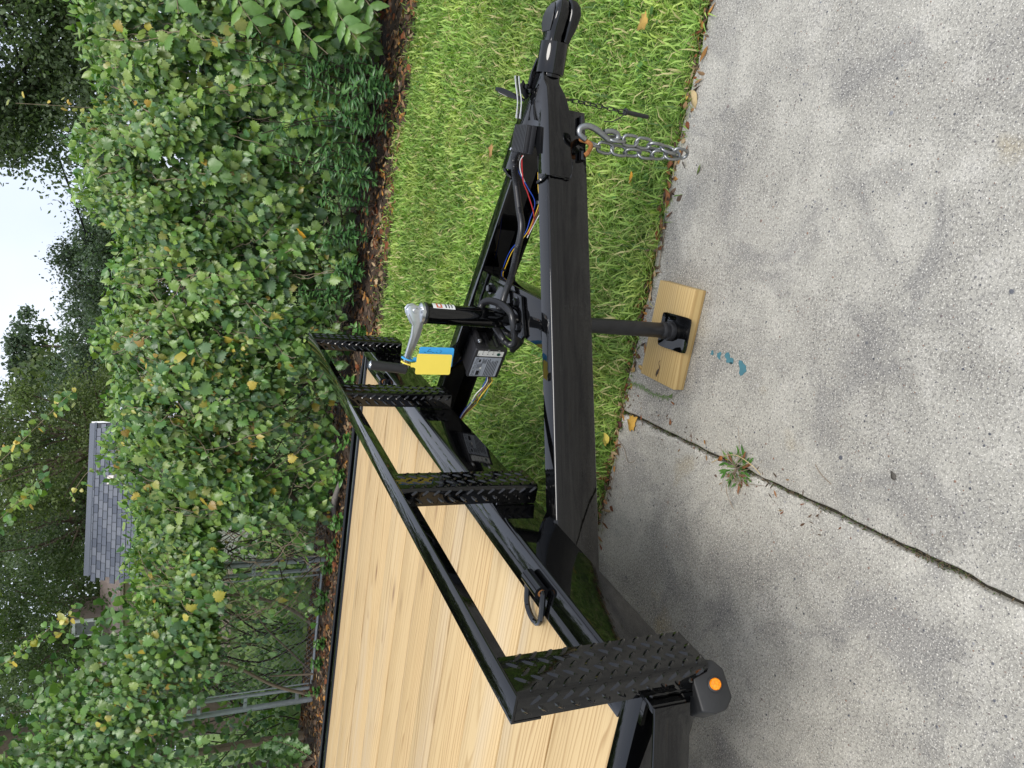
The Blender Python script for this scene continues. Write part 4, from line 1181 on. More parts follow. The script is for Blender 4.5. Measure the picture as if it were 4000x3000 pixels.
for k in range(1450):
    x = rr.uniform(-3.75, 2.6)
    zt = float(ztop(np.array(x)))
    z = zt - rr.uniform(0, .10) if rr.random() < .5 else rr.uniform(.45, zt)
    n = int(rr.uniform(10, 40)); out = rr.uniform(-.03, .20); drift = rr.uniform(-.02, .02); path = []
    big = rr.random() < .40; size0 = rr.uniform(.055, .095) if big else rr.uniform(.026, .050); yel = rr.random() < (.10 if -2.2 < x < -.1 else .02); lime = rr.random() < (.36 if z > zt-.35 else .14)
    for i in range(n):
        z -= rr.uniform(.45, .85)*size0; x += drift + rr.gauss(0, .014); drift += rr.gauss(0, .004)
        if z < .12: break
        g = float(gap(np.array(x), np.array(z)))
        y = float(yfront(np.array(x), np.array(z))) - out
        path.append((x, y + (-.03 if k % 8 == 0 else .02), z))
        if rr.random() < g*.93: continue
        if math.sin(x*7.1-z*5.3+1) + .7*math.sin(x*12.3+z*8.1+2) > .70 and rr.random() < .78: continue
        sd = 1 if i % 2 else -1
        p = (x + sd*rr.uniform(.01, .05), y - rr.uniform(0, .04), z + rr.gauss(0, .015))
        PP.append(p); TT.append((sd*rr.uniform(0, .8)+rr.gauss(0, .25), -.35+rr.gauss(0, .3), -.75+rr.gauss(0, .35)))
        NN.append((rr.gauss(0, .38), -.80, .62+rr.gauss(0, .38))); SS.append(size0*rr.uniform(.7, 1.25))
        q = rr.random()
        pal = YEL if (q < .018 or (yel and q < .45)) else LIME if (lime or q > .9) else GREENS
        CC.append(pal[rr.randrange(len(pal))]*rr.uniform(.55, 1.2))
    if len(path) > 6 and k % 4 == 0:
        runners.tube(path, .0022 if k % 8 else .003, 5); runm += 1
PP, TT, NN, SS, CC = map(np.array, (PP, TT, NN, SS, CC))
# the best-seen leaves are objects of their own
order = np.argsort(-(SS*(1+.3*rng.uniform(0, 1, len(SS))))*np.where((PP[:, 0] > -3.2) & (PP[:, 0] < 1.3) & (PP[:, 2] > .35), 1, .1))
own = order[:300]; rest = np.setdiff1d(np.arange(len(SS)), own)
protos = [single_leaf(tm, c) for tm, c in ((GRAPE,(.14,.24,.105)),(GRAPE,(.135,.265,.055)),(GRAPE,(.075,.18,.05)),(ROUND,(.12,.24,.05)),(GRAPE,(.20,.32,.06)),(ROUND,(.46,.40,.07)),(GRAPE,(.50,.38,.06)),(GRAPE,(.12,.22,.085)))]
for i in own:
    o = obj('leaf', protos[rr.choice((0,0,1,1,2,2,3,3,4,7,7,5 if CC[i][0] > .3 else 0,6 if CC[i][0] > .3 else 1))], None)
    attach(o, hedge); o.matrix_basis = leaf_matrix(PP[i], TT[i], NN[i], SS[i])
isr = rng.uniform(0, 1, len(rest)); bg = SS[rest] > .060; A, B, O = rest[bg | (isr < .25)], rest[~bg & (isr >= .25) & (isr < .45)], rest[~bg & (isr >= .45)]
# inner leaves, crest leaves and the top of the hedge
n = 13000; x = rng.uniform(-3.8, 2.7, n); z = rng.uniform(.10, 1, n)*ztop(x); k = rng.uniform(0, 1, n) > gap(x, z)*1.0
x, z = x[k], z[k]; n = len(x); y = yfront(x, z) + np.where(rng.uniform(0, 1, n) < .55, rng.uniform(.10, .45, n), rng.uniform(.55, 1.0, n))
Pi = np.stack([x, y, z], 1); Ti = np.stack([rng.normal(0, .6, n), rng.normal(-.2, .5, n), rng.normal(-.5, .5, n)], 1); Ni = np.stack([rng.normal(0, .5, n), rng.normal(-.6, .4, n), rng.normal(.6, .4, n)], 1)
n2 = 3200; x = rng.uniform(-3.7, 2.7, n2); Pc = np.stack([x, 5.82 + rng.normal(0, .17, n2), ztop(x) + rng.uniform(-.16, .07, n2)], 1)
Tc = np.stack([rng.normal(0, .5, n2), rng.normal(-.3, .4, n2), rng.normal(.35, .55, n2)], 1); Nc = np.stack([rng.normal(0, .4, n2), rng.normal(-.5, .4, n2), rng.normal(.8, .3, n2)], 1)
fo = leaf_mesh('foliage', [(GRAPE, PP[A], TT[A], NN[A], SS[A], CC[A]), (ROUND, PP[B], TT[B], NN[B], SS[B], CC[B]), (OVATE, PP[O], TT[O], NN[O], SS[O]*1.35, CC[O]),
     (GRAPE, Pi, Ti, Ni, rng.uniform(.035, .085, n), pickcol(n, GREENS, .7, 1.1)), (OVATE, Pc, Tc, Nc, rng.uniform(.035, .085, n2), np.where(rng.uniform(0, 1, (n2, 1)) < .5, pickcol(n2, LIME), pickcol(n2, GREENS)))], 'leaf', hedge); stuff(fo)
stuff(runners.build('vine_runners', 'paletwig', hedge, recalc=False))
# tangle of bare stems inside the hedge
mb = MB()
for k in range(420):
    x = rr.uniform(-3.3, 2.4); z0 = rr.uniform(-.02, 1.1); y = rr.uniform(5.55, 6.15); L = rr.uniform(.25, .9); a = rr.uniform(-.9, .9)
    p = [(x, y, max(z0, -.02))]
    for j in range(4):
        a += rr.gauss(0, .35); px, py, pz = p[-1]
        p.append((px + math.sin(a)*L/4, py + rr.gauss(0, .03), max(.0, pz + math.cos(a)*L/4*rr.choice((1, 1, .4, -.3)))))
    mb.tube(p, rr.choice((.0022, .003, .004, .006)), 5)
stuff(mb.build('bare_stems', 'twig', hedge, recalc=False))
for pts, r in (([(-2.75,5.75,0),(-2.6,5.7,.35),(-2.2,5.72,.62),(-1.7,5.8,.85),(-1.2,5.75,1.2)], .022), ([(-.4,5.95,0),(-.35,5.8,.6),(-.5,5.75,1.15),(-.42,5.7,1.6)], .025), ([(.9,5.95,0),(.75,5.8,.8),(.8,5.7,1.5)], .02), ([(-1.2,5.9,0),(-1.5,5.8,.5),(-1.9,5.75,.7)], .015), ([(-.62,5.52,1.42),(-.50,5.45,1.44),(-.38,5.5,1.38)], .016)):
    P_ = smoothpath(pts, 6); MB().tube(P_, [r*(1-.5*i/len(P_)) for i in range(len(P_))], 8).build('stem', 'bark', hedge)

# ------------------------------------------------------------------ thicket over and beside the gate
thick = thing('vine_thicket', 'tall tangle of grape vine arching over the chain-link gate', 'vine', (-5.6, 5.8, 0))
PP, TT, NN, SS, CC = [], [], [], [], []
run2 = MB()
def zcan(x): return np.interp(x, [-9, -6.5, -5.2, -4.6, -4.1, -3.7, -3.3], [4.2, 3.7, 2.95, 2.55, 2.1, 1.85, 1.7])
for k in range(620):
    x = rr.uniform(-8.2, -3.35); zc = float(zcan(x))
    z = zc - abs(rr.gauss(0, .5)); n = int(rr.uniform(8, 26)); drift = rr.uniform(-.01, .03); path = []
    y = rr.uniform(5.1, 6.1); s0 = rr.uniform(.035, .085); yel = rr.random() < .1
    for i in range(n):
        z -= rr.uniform(.02, .055); x += drift + rr.gauss(0, .016); y += rr.gauss(-.003, .012)
        inside = -5.35 < x < -3.2
        if z < (1.20 if inside else .45) - rr.uniform(0, .2): break
        path.append((x, y, z)); sd = 1 if i % 2 else -1
        PP.append((x + sd*rr.uniform(.01, .05), y - rr.uniform(0, .04), z)); TT.append((sd*rr.uniform(0, .8), -.3+rr.gauss(0, .3), -.7+rr.gauss(0, .4)))
        NN.append((rr.gauss(.1, .4), -.75, .65+rr.gauss(0, .4))); SS.append(s0*rr.uniform(.7, 1.25)); q = rr.random()
        pal = YEL if (q < .015 or (yel and q < .3)) else LIME if q > .88 else GREENS
        CC.append(pal[rr.randrange(len(pal))]*rr.uniform(.6, 1.15))
    if len(path) > 6 and k % 3 == 0: run2.tube(path, .003, 5)
PP, TT, NN, SS, CC = map(np.array, (PP, TT, NN, SS, CC))
n = 3800; x = rng.uniform(-8.5, -3.5, n); z = zcan(x)*rng.uniform(.0, 1, n)**.6; k = (z > 1.3) | (x < -5.4); x, z = x[k], z[k]; n = len(x)
Pi = np.stack([x, rng.uniform(5.6, 6.9, n), z], 1); Ti = np.stack([rng.normal(0, .6, n), rng.normal(-.2, .5, n), rng.normal(-.5, .5, n)], 1); Ni = np.stack([rng.normal(0, .5, n), rng.normal(-.6, .4, n), rng.normal(.6, .4, n)], 1)
stuff(leaf_mesh('foliage', [(GRAPE, PP, TT, NN, SS, CC), (ROUND, Pi, Ti, Ni, rng.uniform(.05, .11, n), pickcol(n, GREENS, .65, 1.05))], 'leaf', thick))
stuff(run2.build('vine_runners', 'twig', thick, recalc=False))
for pts, r in (([(-5.0,5.8,0),(-4.75,5.75,.45),(-4.35,5.7,.95),(-4.45,5.7,1.2),(-4.9,5.7,1.45),(-5.4,5.7,1.6)], .018), ([(-4.35,6.1,0),(-4.0,6.05,.35),(-3.75,6.0,.9),(-3.8,5.9,1.4)], .022), ([(-4.95,6.1,0),(-4.6,6.05,.25),(-4.2,6.0,.55),(-3.9,6.0,.7)], .012), ([(-4.75,5.85,.04),(-4.72,5.85,.3),(-4.7,5.85,.5)], .012), ([(-4.3,5.5,1.55),(-4.9,5.5,1.42),(-5.5,5.5,1.5)], .012), ([(-5.9,6.2,0),(-5.8,6.1,1.4),(-5.9,6.0,3.2)], .05)):
    P_ = smoothpath(pts, 6); MB().tube(P_, [r*(1-.45*i/len(P_)) for i in range(len(P_))], 8).build('stem', 'paletwig', thick)
# vine trailing down from above, in front of the far trees
def trailing(name, label, pts, n, s, yel, seed):
    t = thing(name, label, 'vine', pts[-1], 'trailing vines'); r_ = random.Random(seed); P_ = smoothpath(pts, 10)
    MB().tube(P_, .0022, 5).build('vine_stem', 'paletwig', t)
    p, tt, nn, ss, cc = [], [], [], [], []
    for i in range(n):
        q = P_[int(r_.random()*(len(P_)-1))]; sd = r_.choice((-1, 1))
        p.append((q.x + r_.gauss(0, .035), q.y + r_.gauss(0, .05), q.z + r_.gauss(0, .035))); tt.append((sd*r_.uniform(0, .9), r_.gauss(-.2, .4), -.5+r_.gauss(0, .4))); nn.append((r_.gauss(0, .5), -.6, .6+r_.gauss(0, .5)))
        ss.append(s*r_.uniform(.6, 1.2)); pal = YEL if r_.random() < yel else LIME if r_.random() < .5 else GREENS; cc.append(pal[r_.randrange(len(pal))]*r_.uniform(.8, 1.2))
    leaf_mesh('leaves', [(ROUND, *map(np.array, (p, tt, nn, ss, cc)))], 'leaf', t)
trailing('trailing_vine', 'vine with yellowing round leaves slanting down across the dark trees', [(-2.05,4.8,2.95),(-1.75,4.8,2.62),(-1.45,4.8,2.36),(-1.15,4.8,2.12)], 110, .052, .22, 1)
trailing('trailing_vine', 'green round-leaved vine hanging at the top in front of the shed roof', [(-2.6,4.9,3.0),(-2.3,4.9,2.7),(-2.05,4.9,2.48),(-1.85,4.9,2.30)], 120, .050, .10, 2)
trailing('trailing_vine', 'thin pale sprig rising from the hedge across the shed gable', [(-2.35,5.6,1.75),(-2.2,5.55,1.95),(-2.1,5.5,2.1),(-2.35,5.5,2.25)], 30, .045, .1, 3)
trailing('trailing_vine', 'yellow leaved vine hanging left of the shed roof', [(-3.9,5.0,3.3),(-3.7,5.0,2.9),(-3.4,5.0,2.5),(-3.05,5.0,2.15)], 160, .055, .25, 4)
trailing('trailing_vine', 'orange-tipped greenbrier shoot standing up from the hedge top', [(.75,5.7,2.1),(.73,5.65,2.3),(.70,5.6,2.55)], 14, .04, .9, 5)

# ------------------------------------------------------------------ other plants of the bed
def stemplant(name, label, cat, base, stems, tmpl, smin, smax, pal, per, group=None, mat='paletwig', whorl=False, seed=1):
    t = thing(name, label, cat, base, group); r_ = random.Random(seed); sm = MB()
    p, tt, nn, ss, cc = [], [], [], [], []
    for pts in stems:
        P_ = smoothpath(pts, 8); sm.tube(P_, [.005*(1-.7*i/len(P_))+.001 for i in range(len(P_))], 6)
        for k in range(per):
            i = int((.25 + .75*k/per)*(len(P_)-2)); q = P_[i]; ax = (P_[i+1]-P_[i]).normalized(); side = ax.cross(Vector((0,-1,.3))).normalized()
            for sd in ((1, -1) if not whorl else (0, 1, 2)):
                if whorl:
                    a = r_.uniform(0, 6.28); d = Vector((math.cos(a), math.sin(a)*.8-.2, .25+r_.gauss(0, .3)))
                else: d = side*sd + ax*.5 + Vector((r_.gauss(0, .15), -.25+r_.gauss(0, .15), -.25+r_.gauss(0, .2)))
                p.append(tuple(q)); tt.append(tuple(d)); nn.append((r_.gauss(0, .25), -.55, .8)); ss.append(r_.uniform(smin, smax)*(.6+.4*math.sin(min(1, (k+1)/per*1.3)*math.pi*.8))); cc.append(np.array(pal[r_.randrange(len(pal))])*r_.uniform(.85, 1.15))
    sm.build('stem', mat, t); o = leaf_mesh('leaves', [(tmpl, *map(np.array, (p, tt, nn, ss, cc)))], 'leaf', t)
    return t
stemplant('broadleaf_shrub', 'shrub with large pale serrated leaves at the right end of the hedge', 'shrub', (1.95,5.35,0),
    [[(1.95,5.35,0),(1.95,5.15,.7),(1.78,5.0,.95),(1.55,4.95,.80),(1.38,4.9,.55)], [(1.95,5.35,0),(2.0,5.2,.9),(1.85,5.05,1.25),(1.6,5.0,1.15),(1.42,4.95,1.0)], [(1.95,5.35,0),(1.98,5.2,.5),(1.8,5.0,.58),(1.6,4.9,.45),(1.46,4.85,.30)], [(1.95,5.35,0),(1.9,5.2,1.1),(1.72,5.1,1.5),(1.45,5.1,1.52)], [(1.95,5.35,0),(2.05,5.2,.35),(1.9,5.0,.40),(1.7,4.9,.22)]],
    TOOTH, .11, .18, [(.13,.255,.05),(.16,.29,.06),(.11,.23,.05)], 9, seed=4)
stemplant('oak_sapling', 'young oak sapling with lobed leaves beside the gate post', 'sapling', (-5.6,5.5,0),
    [[(-5.6,5.5,0),(-5.6+.3*math.cos(a), 5.4+.2*math.sin(a*2), .3+.11*k), (-5.55+.5*math.cos(a+.2), 5.35+.2*math.sin(a), .45+.10*k+.2*math.sin(a*3))] for k, a in enumerate(np.linspace(.2, 5.9, 9))],
    OAK, .09, .15, [(.07,.16,.04),(.10,.21,.05),(.14,.26,.07)], 11, seed=8)
ORD = ['first','second','third','fourth','fifth','sixth','seventh','eighth','ninth','tenth','eleventh','twelfth','thirteenth','fourteenth']
WEEDS = sorted([(.95,5.15,.95),(1.15,5.1,.7),(1.2,4.95,.38),(.75,5.2,.55),(.55,5.15,.42),(.98,5.0,.45),(.35,5.3,.5),(.1,5.3,.45),(1.35,5.15,.6),(-.45,5.45,.6),(-.85,5.5,.55),(.62,5.25,.85),(1.3,5.2,1.15),(-.2,5.35,.32)], reverse=True)
for k, (x, y, h) in enumerate(WEEDS):
    wl = 'narrow-leaved green weed at the hedge foot, %s counting from the shrub end' % ORD[k]
    r_ = random.Random(k)
    stemplant('narrow_leaf_weed', wl, 'weed', (x,y,0), [[(x,y,0),(x+r_.gauss(0,.04),y-.02,h*.5),(x+r_.gauss(0,.08),y-.05,h)] for _ in range(3)], LANCE, .06, .11, [(.075,.19,.05),(.06,.15,.05),(.10,.22,.06)], 13, 'weeds along the hedge foot', 'twig', True, k)
for k, (x, y) in enumerate(sorted([(-1.25,5.45),(-1.75,5.35),(-2.15,5.45),(-2.6,5.35),(-3.0,5.5),(-3.25,5.6),(-3.6,5.6),(-4.1,5.55),(-4.4,5.6),(-4.75,5.6),(-.7,5.2),(-1.0,5.7),(-2.4,5.65),(-3.8,5.7)], reverse=True)):
    sl_ = 'small creeper seedling in the litter beyond the deck, %s counting towards the gate' % ORD[k]
    r_ = random.Random(k+50)
    stemplant('creeper_seedling', sl_, 'seedling', (x,y,0), [[(x,y,0),(x+r_.gauss(0,.03),y-.02,.06),(x+r_.gauss(0,.06),y-.05,r_.uniform(.09,.20))] for _ in range(3)], OVATE, .05, .085, [(.08,.20,.04),(.11,.24,.05)], 4, 'creeper seedlings', 'twig', True, k+9)
lg = thing('dead_log', 'weathered grey dead branch stub at the hedge base', 'log', (-2.45,5.45,0))
P_ = smoothpath([(-2.75,5.62,.02),(-2.55,5.55,.06),(-2.4,5.5,.06),(-2.2,5.46,.03)], 4); MB().tube(P_, [.012,.018,.022,.026,.028,.030,.028,.030,.027,.024,.02,.016,.01][:len(P_)], 9).build('branch', simple('grey_dead_wood', (.15,.135,.12), .9, var=.6, bump=.8, scale=45), lg)

# ------------------------------------------------------------------ trees beyond the hedge
def tree(name, label, x, y, trunk_h, clumps, nleaf, size, pal, lean=0, tr=.18, group='trees beyond the hedge'):
    t = thing(name, label, 'tree', (x, y, 0), group)
    P_ = smoothpath([(x,y,-.1),(x+lean*.3,y,trunk_h*.5),(x+lean,y,trunk_h)], 5); mb = MB(); mb.tube(P_, [tr*(1.3-.6*i/len(P_)) for i in range(len(P_))], 10)
    top = Vector((x+lean, y, trunk_h*.75))
    C_ = []
    r_ = random.Random(int(x*100+y))
    for (cx, cy, cz, rx, ry, rz, k) in clumps:
        for _ in range(k):
            while True:
                u = Vector((r_.uniform(-1,1), r_.uniform(-1,1), r_.uniform(-1,1)))
                if .3 < u.length < 1: break
            C_.append(Vector((cx+u.x*rx, cy+u.y*ry, cz+u.z*rz)))
    for c in C_[::3]:
        m_ = top.lerp(c, .5) + Vector((r_.gauss(0,.2), r_.gauss(0,.2), .15)); mb.tube(smoothpath([top, m_, c], 3), [tr*.35, tr*.3, tr*.24, tr*.18, tr*.13, tr*.1, .012], 6)
    mb.build('trunk', 'bark', t)
    Ca = np.array([tuple(c) for c in C_]); idx = rng.integers(0, len(Ca), nleaf); sp = rng.uniform(.22, .5, len(Ca))[idx][:, None]
    g = rng.normal(0, 1, (nleaf, 3))*np.array([1, 1, .75]); P = Ca[idx] + g*sp*.75
    Tn = rng.normal(0, 1, (nleaf, 3)); Tn[:, 2] -= .3; Nn_ = rng.normal(0, .6, (nleaf, 3)); Nn_[:, 2] += .8
    tone = rng.uniform(.65, 1.3, len(Ca))[idx][:, None]
    c = np.array(pal)[rng.integers(0, len(pal), nleaf)]*tone*rng.uniform(.75, 1.25, (nleaf, 1))
    stuff(leaf_mesh('crown', [(QUADL, P, Tn, Nn_, rng.uniform(.6, 1.3, nleaf)*size, c)], 'treeleaf', t)); return t
DK = [(.12,.165,.085),(.15,.195,.105),(.095,.135,.07)]; OL = [(.14,.185,.07),(.17,.21,.085),(.12,.16,.065)]; BLG = [(.10,.145,.095),(.12,.165,.105),(.085,.12,.08)]  # leaf greens lightened so the colour itself carries a slight haze
tree('live_oak', 'large dark live oak hanging over the right end of the hedge', 3.2, 16, 4.0, [(2.2,16,4.4,2.6,2.0,1.4,60),(3.6,15.5,6.2,3.0,2.5,1.6,30),(.4,15.5,4.1,.9,1.0,.9,16),(1.2,15,3.0,1.6,1.2,.6,18)], 56000, .09, DK, -.3, .16)
tree('round_tree', 'medium grey-green tree rounded against the pale sky', -2.9, 22, 3.0, [(-3.0,22,3.6,1.7,1.4,1.0,40),(-1.5,22,3.1,1.2,1.2,.7,22),(-4.4,22.5,3.2,1.0,1.2,.9,22),(-3.0,22,2.6,2.6,1.2,.6,20)], 44000, .095, BLG, 0, .14)
tree('far_tree', 'bluish far tree between the rounded tree and the woods', -7.6, 29, 3.6, [(-7.6,29,4.4,1.9,1.6,1.1,34),(-9.6,29.5,4.8,1.4,1.5,1.2,22),(-6.2,29,3.6,1.2,1.3,.9,16)], 24000, .12, BLG, 0, .2)
tree('woodland_tree', 'olive green tree rising behind the right gable of the shed', -8.2, 21, 4.2, [(-8.4,21,4.7,1.9,1.6,1.5,44),(-7.0,20.5,3.6,1.1,1.2,1.0,20),(-9.6,21,6.0,1.8,1.5,1.0,18)], 20000, .09, OL, 0, .2)
tree('woodland_tree', 'dark tree crown above the middle of the shed roof', -11.8, 23, 4.6, [(-11.8,23,5.4,2.1,1.8,1.9,48),(-10.6,22.5,3.9,1.6,1.2,.9,22)], 19000, .095, DK, 0, .22)
tree('woodland_tree', 'lighter leafy tree above the left end of the shed roof', -13.8, 20, 4.2, [(-13.8,20,4.6,2.1,1.6,1.7,50),(-12.6,19.5,3.4,1.2,1.0,.9,20)], 19000, .085, [(.09,.13,.05),(.075,.12,.045),(.11,.15,.06)], 0, .2)
tree('woodland_tree', 'tall dark tree behind the vine thicket at the far left', -18.0, 22, 5.0, [(-18.0,22,5.2,2.8,2.0,2.4,56),(-20.5,22,5.0,2.0,1.5,2.0,24)], 18000, .10, DK, 0, .25)
tree('woodland_tree', 'dim background tree closing the gap between the wood crowns', -15.5, 33, 6.5, [(-15.5,33,7.0,5.0,2.0,3.2,80)], 16000, .15, [(.05,.075,.04),(.04,.065,.035)], 0, .3)
for k, (x, h) in enumerate(((-12.5, 10.2), (-14.0, 9.6))):
    t = thing('pine_tree', ('tall thin pine sticking up into the sky above the woods', 'shorter pine next to the tall thin pine on the skyline')[k], 'tree', (x,45,0), 'trees beyond the hedge')
    MB().tube([(x,45,0),(x+.1,45,h*.6),(x,45,h)], [.16,.12,.03], 8).build('trunk', 'bark', t)
    n = 2600; cl = np.array([(x+rng.normal(0, .75), 45+rng.normal(0, .5), h-abs(rng.normal(0, .9))) for _ in range(16)]); idx = rng.integers(0, 16, n)
    P = cl[idx] + rng.normal(0, .22, (n, 3)); Tn = rng.normal(0, 1, (n, 3)); Tn[:, 2] += .5
    stuff(leaf_mesh('crown', [(QUADL, P, Tn, rng.normal(0, 1, (n, 3)), rng.uniform(.15, .3, n), pickcol(n, np.array(BLG)))], 'treeleaf', t))

tree('tall_oak', 'tall spreading oak whose low branches hang behind the thicket at the far left', -11.0, 12.5, 7.0, [(-11.0,12.5,8.5,4.2,3.6,3.6,90),(-9.0,13.5,6.0,2.4,2.0,1.6,30),(-13.5,12,5.5,2.6,2.2,1.8,30),(-12.5,17,9.5,4.5,3.0,4.0,60)], 34000, .13, OL, 0, .3)
tree('unseen_shade_oak', 'unseen oak added above the vine thicket at the far left to shade it', -8.6, 8.2, 5.0, [(-7.4,7.2,6.2,2.6,2.4,1.7,70),(-5.6,6.2,5.3,1.6,1.6,.9,30)], 20000, .13, OL, .6, .25)  # crown out of view, put in to darken the thicket below
mass = thing('background_wood', 'far mass of dark woodland filling the skyline behind the left trees', 'woodland', (-24, 42, 0))
n = 30000; x = rng.uniform(-46, -11.5, n); k = rng.uniform(0, 1, n); top_ = 9.5 + 1.6*np.sin(x*.7) + 1.1*np.sin(x*1.9) + .22*np.clip(-14-x, -2.5, 30)
P = np.stack([x, rng.uniform(38, 46, n), 1 + (top_-1)*k**.8], 1) + rng.normal(0, .25, (n, 3))
tone = (.8 + .35*np.sin(x*3.1+P[:, 2]*2.3)*np.sin(P[:, 2]*3.7+x))[:, None]
mo = leaf_mesh('foliage', [(QUADL, P, rng.normal(0, 1, (n, 3)), rng.normal(0, .6, (n, 3))+np.array([0, -.3, .7]), rng.uniform(.25, .5, n), pickcol(n, np.array(OL+DK))*tone)], 'treeleaf', mass); stuff(mo)
for k, tx in enumerate(np.arange(-44, -12, 4.0)): MB().tube([(tx,42,-.1),(tx+.3,42,4),(tx,42,8)], [.22,.16,.06], 8).build('trunk', 'bark', mass)
ug = thing('undergrowth', 'leafy green undergrowth behind the chain-link gate', 'bush', (-4.6, 7.6, 0))
n = 3600; x = rng.uniform(-7.5, -2.2, n); y = rng.uniform(6.6, 8.6, n); P = np.stack([x, y, rng.uniform(0, 1, n)**1.3*(1.1+.35*np.sin(x*2.3+y))], 1)
stuff(leaf_mesh('foliage', [(OVATE, P, rng.normal(0, 1, (n, 3)), rng.normal(0, .6, (n, 3))+np.array([0, -.5, .8]), rng.uniform(.06, .12, n), pickcol(n, np.vstack([GREENS, LIME])))], 'leaf', ug))
mb = MB()
for k in range(60):
    x = rr.uniform(-7, -2.4); y = rr.uniform(6.6, 8.4); mb.tube(smoothpath([(x,y,-.05),(x+rr.gauss(0,.2),y,.5),(x+rr.gauss(0,.5),y,1.2)], 4), rr.choice((.005,.008,.012)), 5)
stuff(mb.build('stems', 'twig', ug, recalc=False))

# ------------------------------------------------------------------ shed with shingle roof, tan house
shed = thing('shed', 'small shed with blue-grey shingle roof showing over the hedge', 'shed', (-6.4, 14.8, 0))
R0 = Vector((-5.37, 14.94, 3.086)); e = Vector((-.919,-.395,0)).normalized(); nrm = Vector((.395,-.919,0)).normalized()
SLP = math.radians(42); LEN, RUN = 3.05, 1.35; dn = nrm*math.cos(SLP) - UP*math.sin(SLP); ou = nrm*math.sin(SLP) + UP*math.cos(SLP)
SLEN = RUN/math.cos(SLP); sid = simple('pale_siding', (.30,.31,.28), .7, var=.08, scale=6)
bk = R0 - nrm*RUN
mb = MB()
q = [R0 + nrm*(RUN-.12) - UP*(RUN*math.tan(SLP)-.06), R0 - UP*.10, R0 - nrm*(RUN-.12) - UP*(RUN*math.tan(SLP)-.06)]
g0 = [p + e*.12 for p in q]; g0 = g0 + [Vector((g0[2].x, g0[2].y, -.05)), Vector((g0[0].x, g0[0].y, -.05))]
mb.prism(g0, e*(LEN-.24)); mb.build('wall', sid, shed)
rf = MB()
for sg in (1, -1):
    d_ = nrm*sg*math.cos(SLP) - UP*math.sin(SLP); o_ = nrm*sg*math.sin(SLP) + UP*math.cos(SLP)
    rf.prism([R0 + o_*.0, R0 + e*LEN, R0 + e*LEN + d_*SLEN, R0 + d_*SLEN], -o_*.03)
rf_o = rf.build('roof', simple('roof_felt', (.05,.055,.065), .9), shed)
shm = [simple('shingle_%s' % nm, c, .9, var=.25, bump=.3, scale=70) for nm, c in (('slate', (.105,.118,.15)), ('grey', (.125,.138,.168)), ('pale', (.15,.162,.192)), ('dark', (.085,.097,.125)))]
ex, tw = .135, .17; rows = int(SLEN/ex); rr = random.Random(4)
sh_me = []
for mt in shm:
    mb = MB(); wv = tw*.94; mb.add([(0,0,.003),(wv,0,.003),(wv,ex*1.12,.020),(0,ex*1.12,.020),(0,0,.0),(wv,0,.0),(wv,ex*1.12,.0),(0,ex*1.12,.0)], [(0,1,2,3),(7,6,5,4),(0,4,5,1),(1,5,6,2),(2,6,7,3),(3,7,4,0)])
    me = bpy.data.meshes.new('shingle'); me.from_pydata(mb.v, [], mb.f); me.materials.append(mt); sh_me.append(me)
for i in range(rows+1):
    off = (i % 2)*tw*.5 + rr.uniform(-.03, .03)
    for j in range(-1, int(LEN/tw)+1):
        a = j*tw + off
        if a < -.02 or a + tw > LEN + .12: continue
        o = obj('shingle', rr.choice(sh_me), None); attach(o, rf_o)
        m_ = Matrix((e, dn, ou)).transposed().to_4x4(); m_.translation = R0 + e*a + dn*(i*ex) + ou*(.004 + .002*(i % 2))
        o.matrix_basis = m_
trim = simple('white_trim', (.75,.76,.76), .5)
for end in (-.035,):
    mb = MB()
    for sg in (1, -1):
        d_ = nrm*sg*math.cos(SLP) - UP*math.sin(SLP); o_ = nrm*sg*math.sin(SLP) + UP*math.cos(SLP); p = R0 + e*end + UP*.02
        mb.prism([p, p + d_*SLEN, p + d_*SLEN - o_*.12, p - o_*.12], e*.03)
    mb.build('rake_board', trim, shed)
mb = MB(); mb.prism([R0 + UP*.03 + nrm*.10 - UP*.075, R0 + UP*.05, R0 + UP*.03 - nrm*.10 - UP*.075, R0 + UP*.01 - nrm*.10 - UP*.075, R0 + UP*.03, R0 + UP*.01 + nrm*.10 - UP*.075], e*LEN); mb.build('ridge_cap', shm[1], shed)
vp = R0 + e*1.12 + dn*.72
mb = MB(); mb.obox(vp + ou*.06 + dn*.03, e*.075, dn*.07, ou*.06); vo = mb.build('roof_vent', simple('vent_pale_metal', (.62,.56,.53), .5), shed, bevel=.006)
mb = MB(); mb.obox(vp + ou*.10 - dn*.05 + e*.02, e*.085, dn*.05, ou*.015 + dn*.015); mb.build('vent_hood', simple('vent_hood_metal', (.68,.62,.58), .5), vo, bevel=.004)

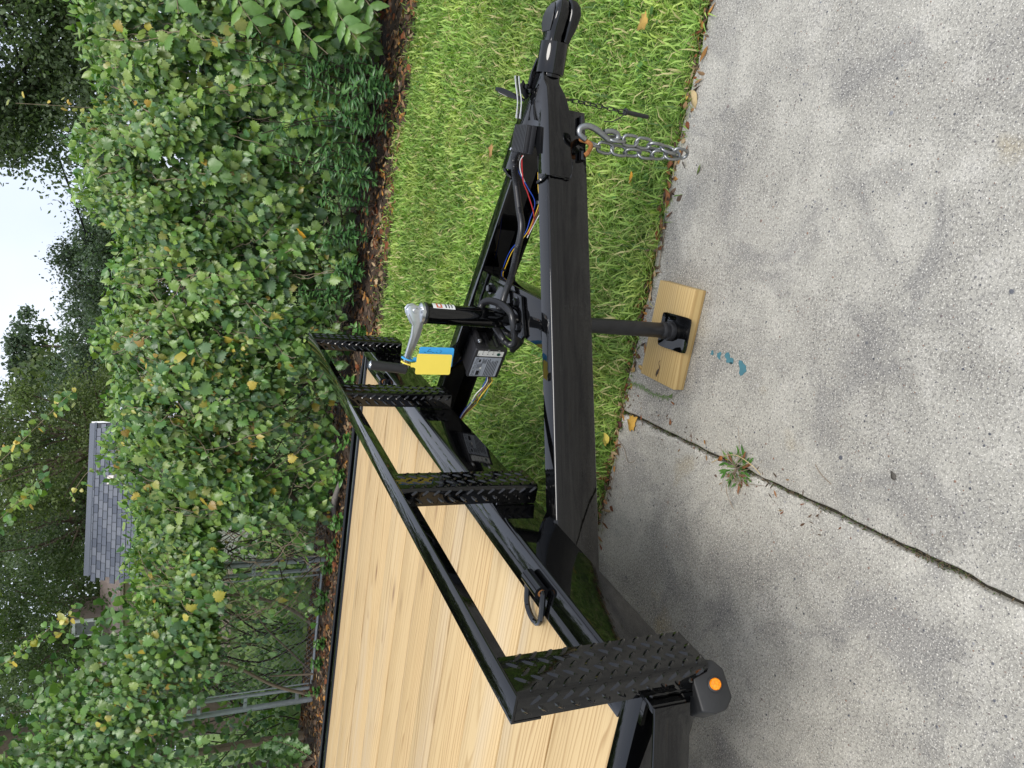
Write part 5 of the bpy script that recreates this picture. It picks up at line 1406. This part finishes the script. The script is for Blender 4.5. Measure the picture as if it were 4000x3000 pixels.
hs = thing('tan_house', 'tan walled house with a white framed window glimpsed through the vines', 'house', (-12.3, 18.5, 0))
tan = simple('tan_stucco', (.42,.33,.25), .85, var=.25, bump=.3, scale=14)
mb = MB(); mb.box((-14.5,18.2,-.05),(-10.3,20.5,2.72)); mb.build('wall', tan, hs)
mb = MB(); mb.prism([(-14.7,18.0,2.73),(-14.7,18.0,2.80),(-14.7,19.3,3.40),(-14.7,20.7,2.80),(-14.7,20.7,2.73)], (4.55,0,0)); mb.build('roof', simple('pinkish_brown_roof', (.30,.235,.20), .9, var=.35, bump=.4, scale=16), hs)
wf = MB().box((-13.05,18.55,3.35),(-12.55,18.63,4.0)).build('window', trim, hs)
mb = MB(); mb.box((-13.1,18.64,2.9),(-12.5,19.6,4.04)); mb.build('dormer', simple('dormer_brown', (.24,.19,.16), .9), hs)
MB().box((-12.99,18.54,3.45),(-12.61,18.555,3.92)).build('pane', simple('window_glass', (.10,.11,.09), .1), wf)

# ------------------------------------------------------------------ overhead lines
def sag(a, b, s, n=30):
    a, b = Vector(a), Vector(b); return [a.lerp(b, t) - UP*(4*s*t*(1-t)) for t in np.linspace(0, 1, n)]
d_ = Vector((-7.29,30,3.895)) - Vector((2.044,14,4.155))
A0 = Vector((2.044,14,4.155)) - d_*.5; A1 = Vector((-7.29,30,3.895)) + d_*.5
base = sag(A0 + UP*.55, A1 + UP*.55, .62, 160)
pl = thing('power_cable', 'thick twisted black overhead cable crossing the sky above the hedge', 'cable', tuple(A0))
for k in (0, 1):
    pts = []
    for i, p in enumerate(base):
        a = i*.9 + k*math.pi; pts.append(p + Vector((.014*math.cos(a), 0, .014*math.sin(a))))
    MB().tube(pts, .0155, 6).build('strand', 'cable', pl)
for k, (a, b) in enumerate((((-1.15,26,3.95), (-9.0,26,4.35)), ((-1.7,26,4.05), (-8.1,26,4.45)))):
    o = MB().tube(sag(Vector(a) - (Vector(b)-Vector(a))*.6, Vector(b) + (Vector(b)-Vector(a))*.6, .05, 16), .007, 5).build('telephone_wire', 'cable')
    tag(o, ('lower thin wire crossing the trees just above the hedge', 'upper thin wire crossing the trees just above the hedge')[k], 'wire')
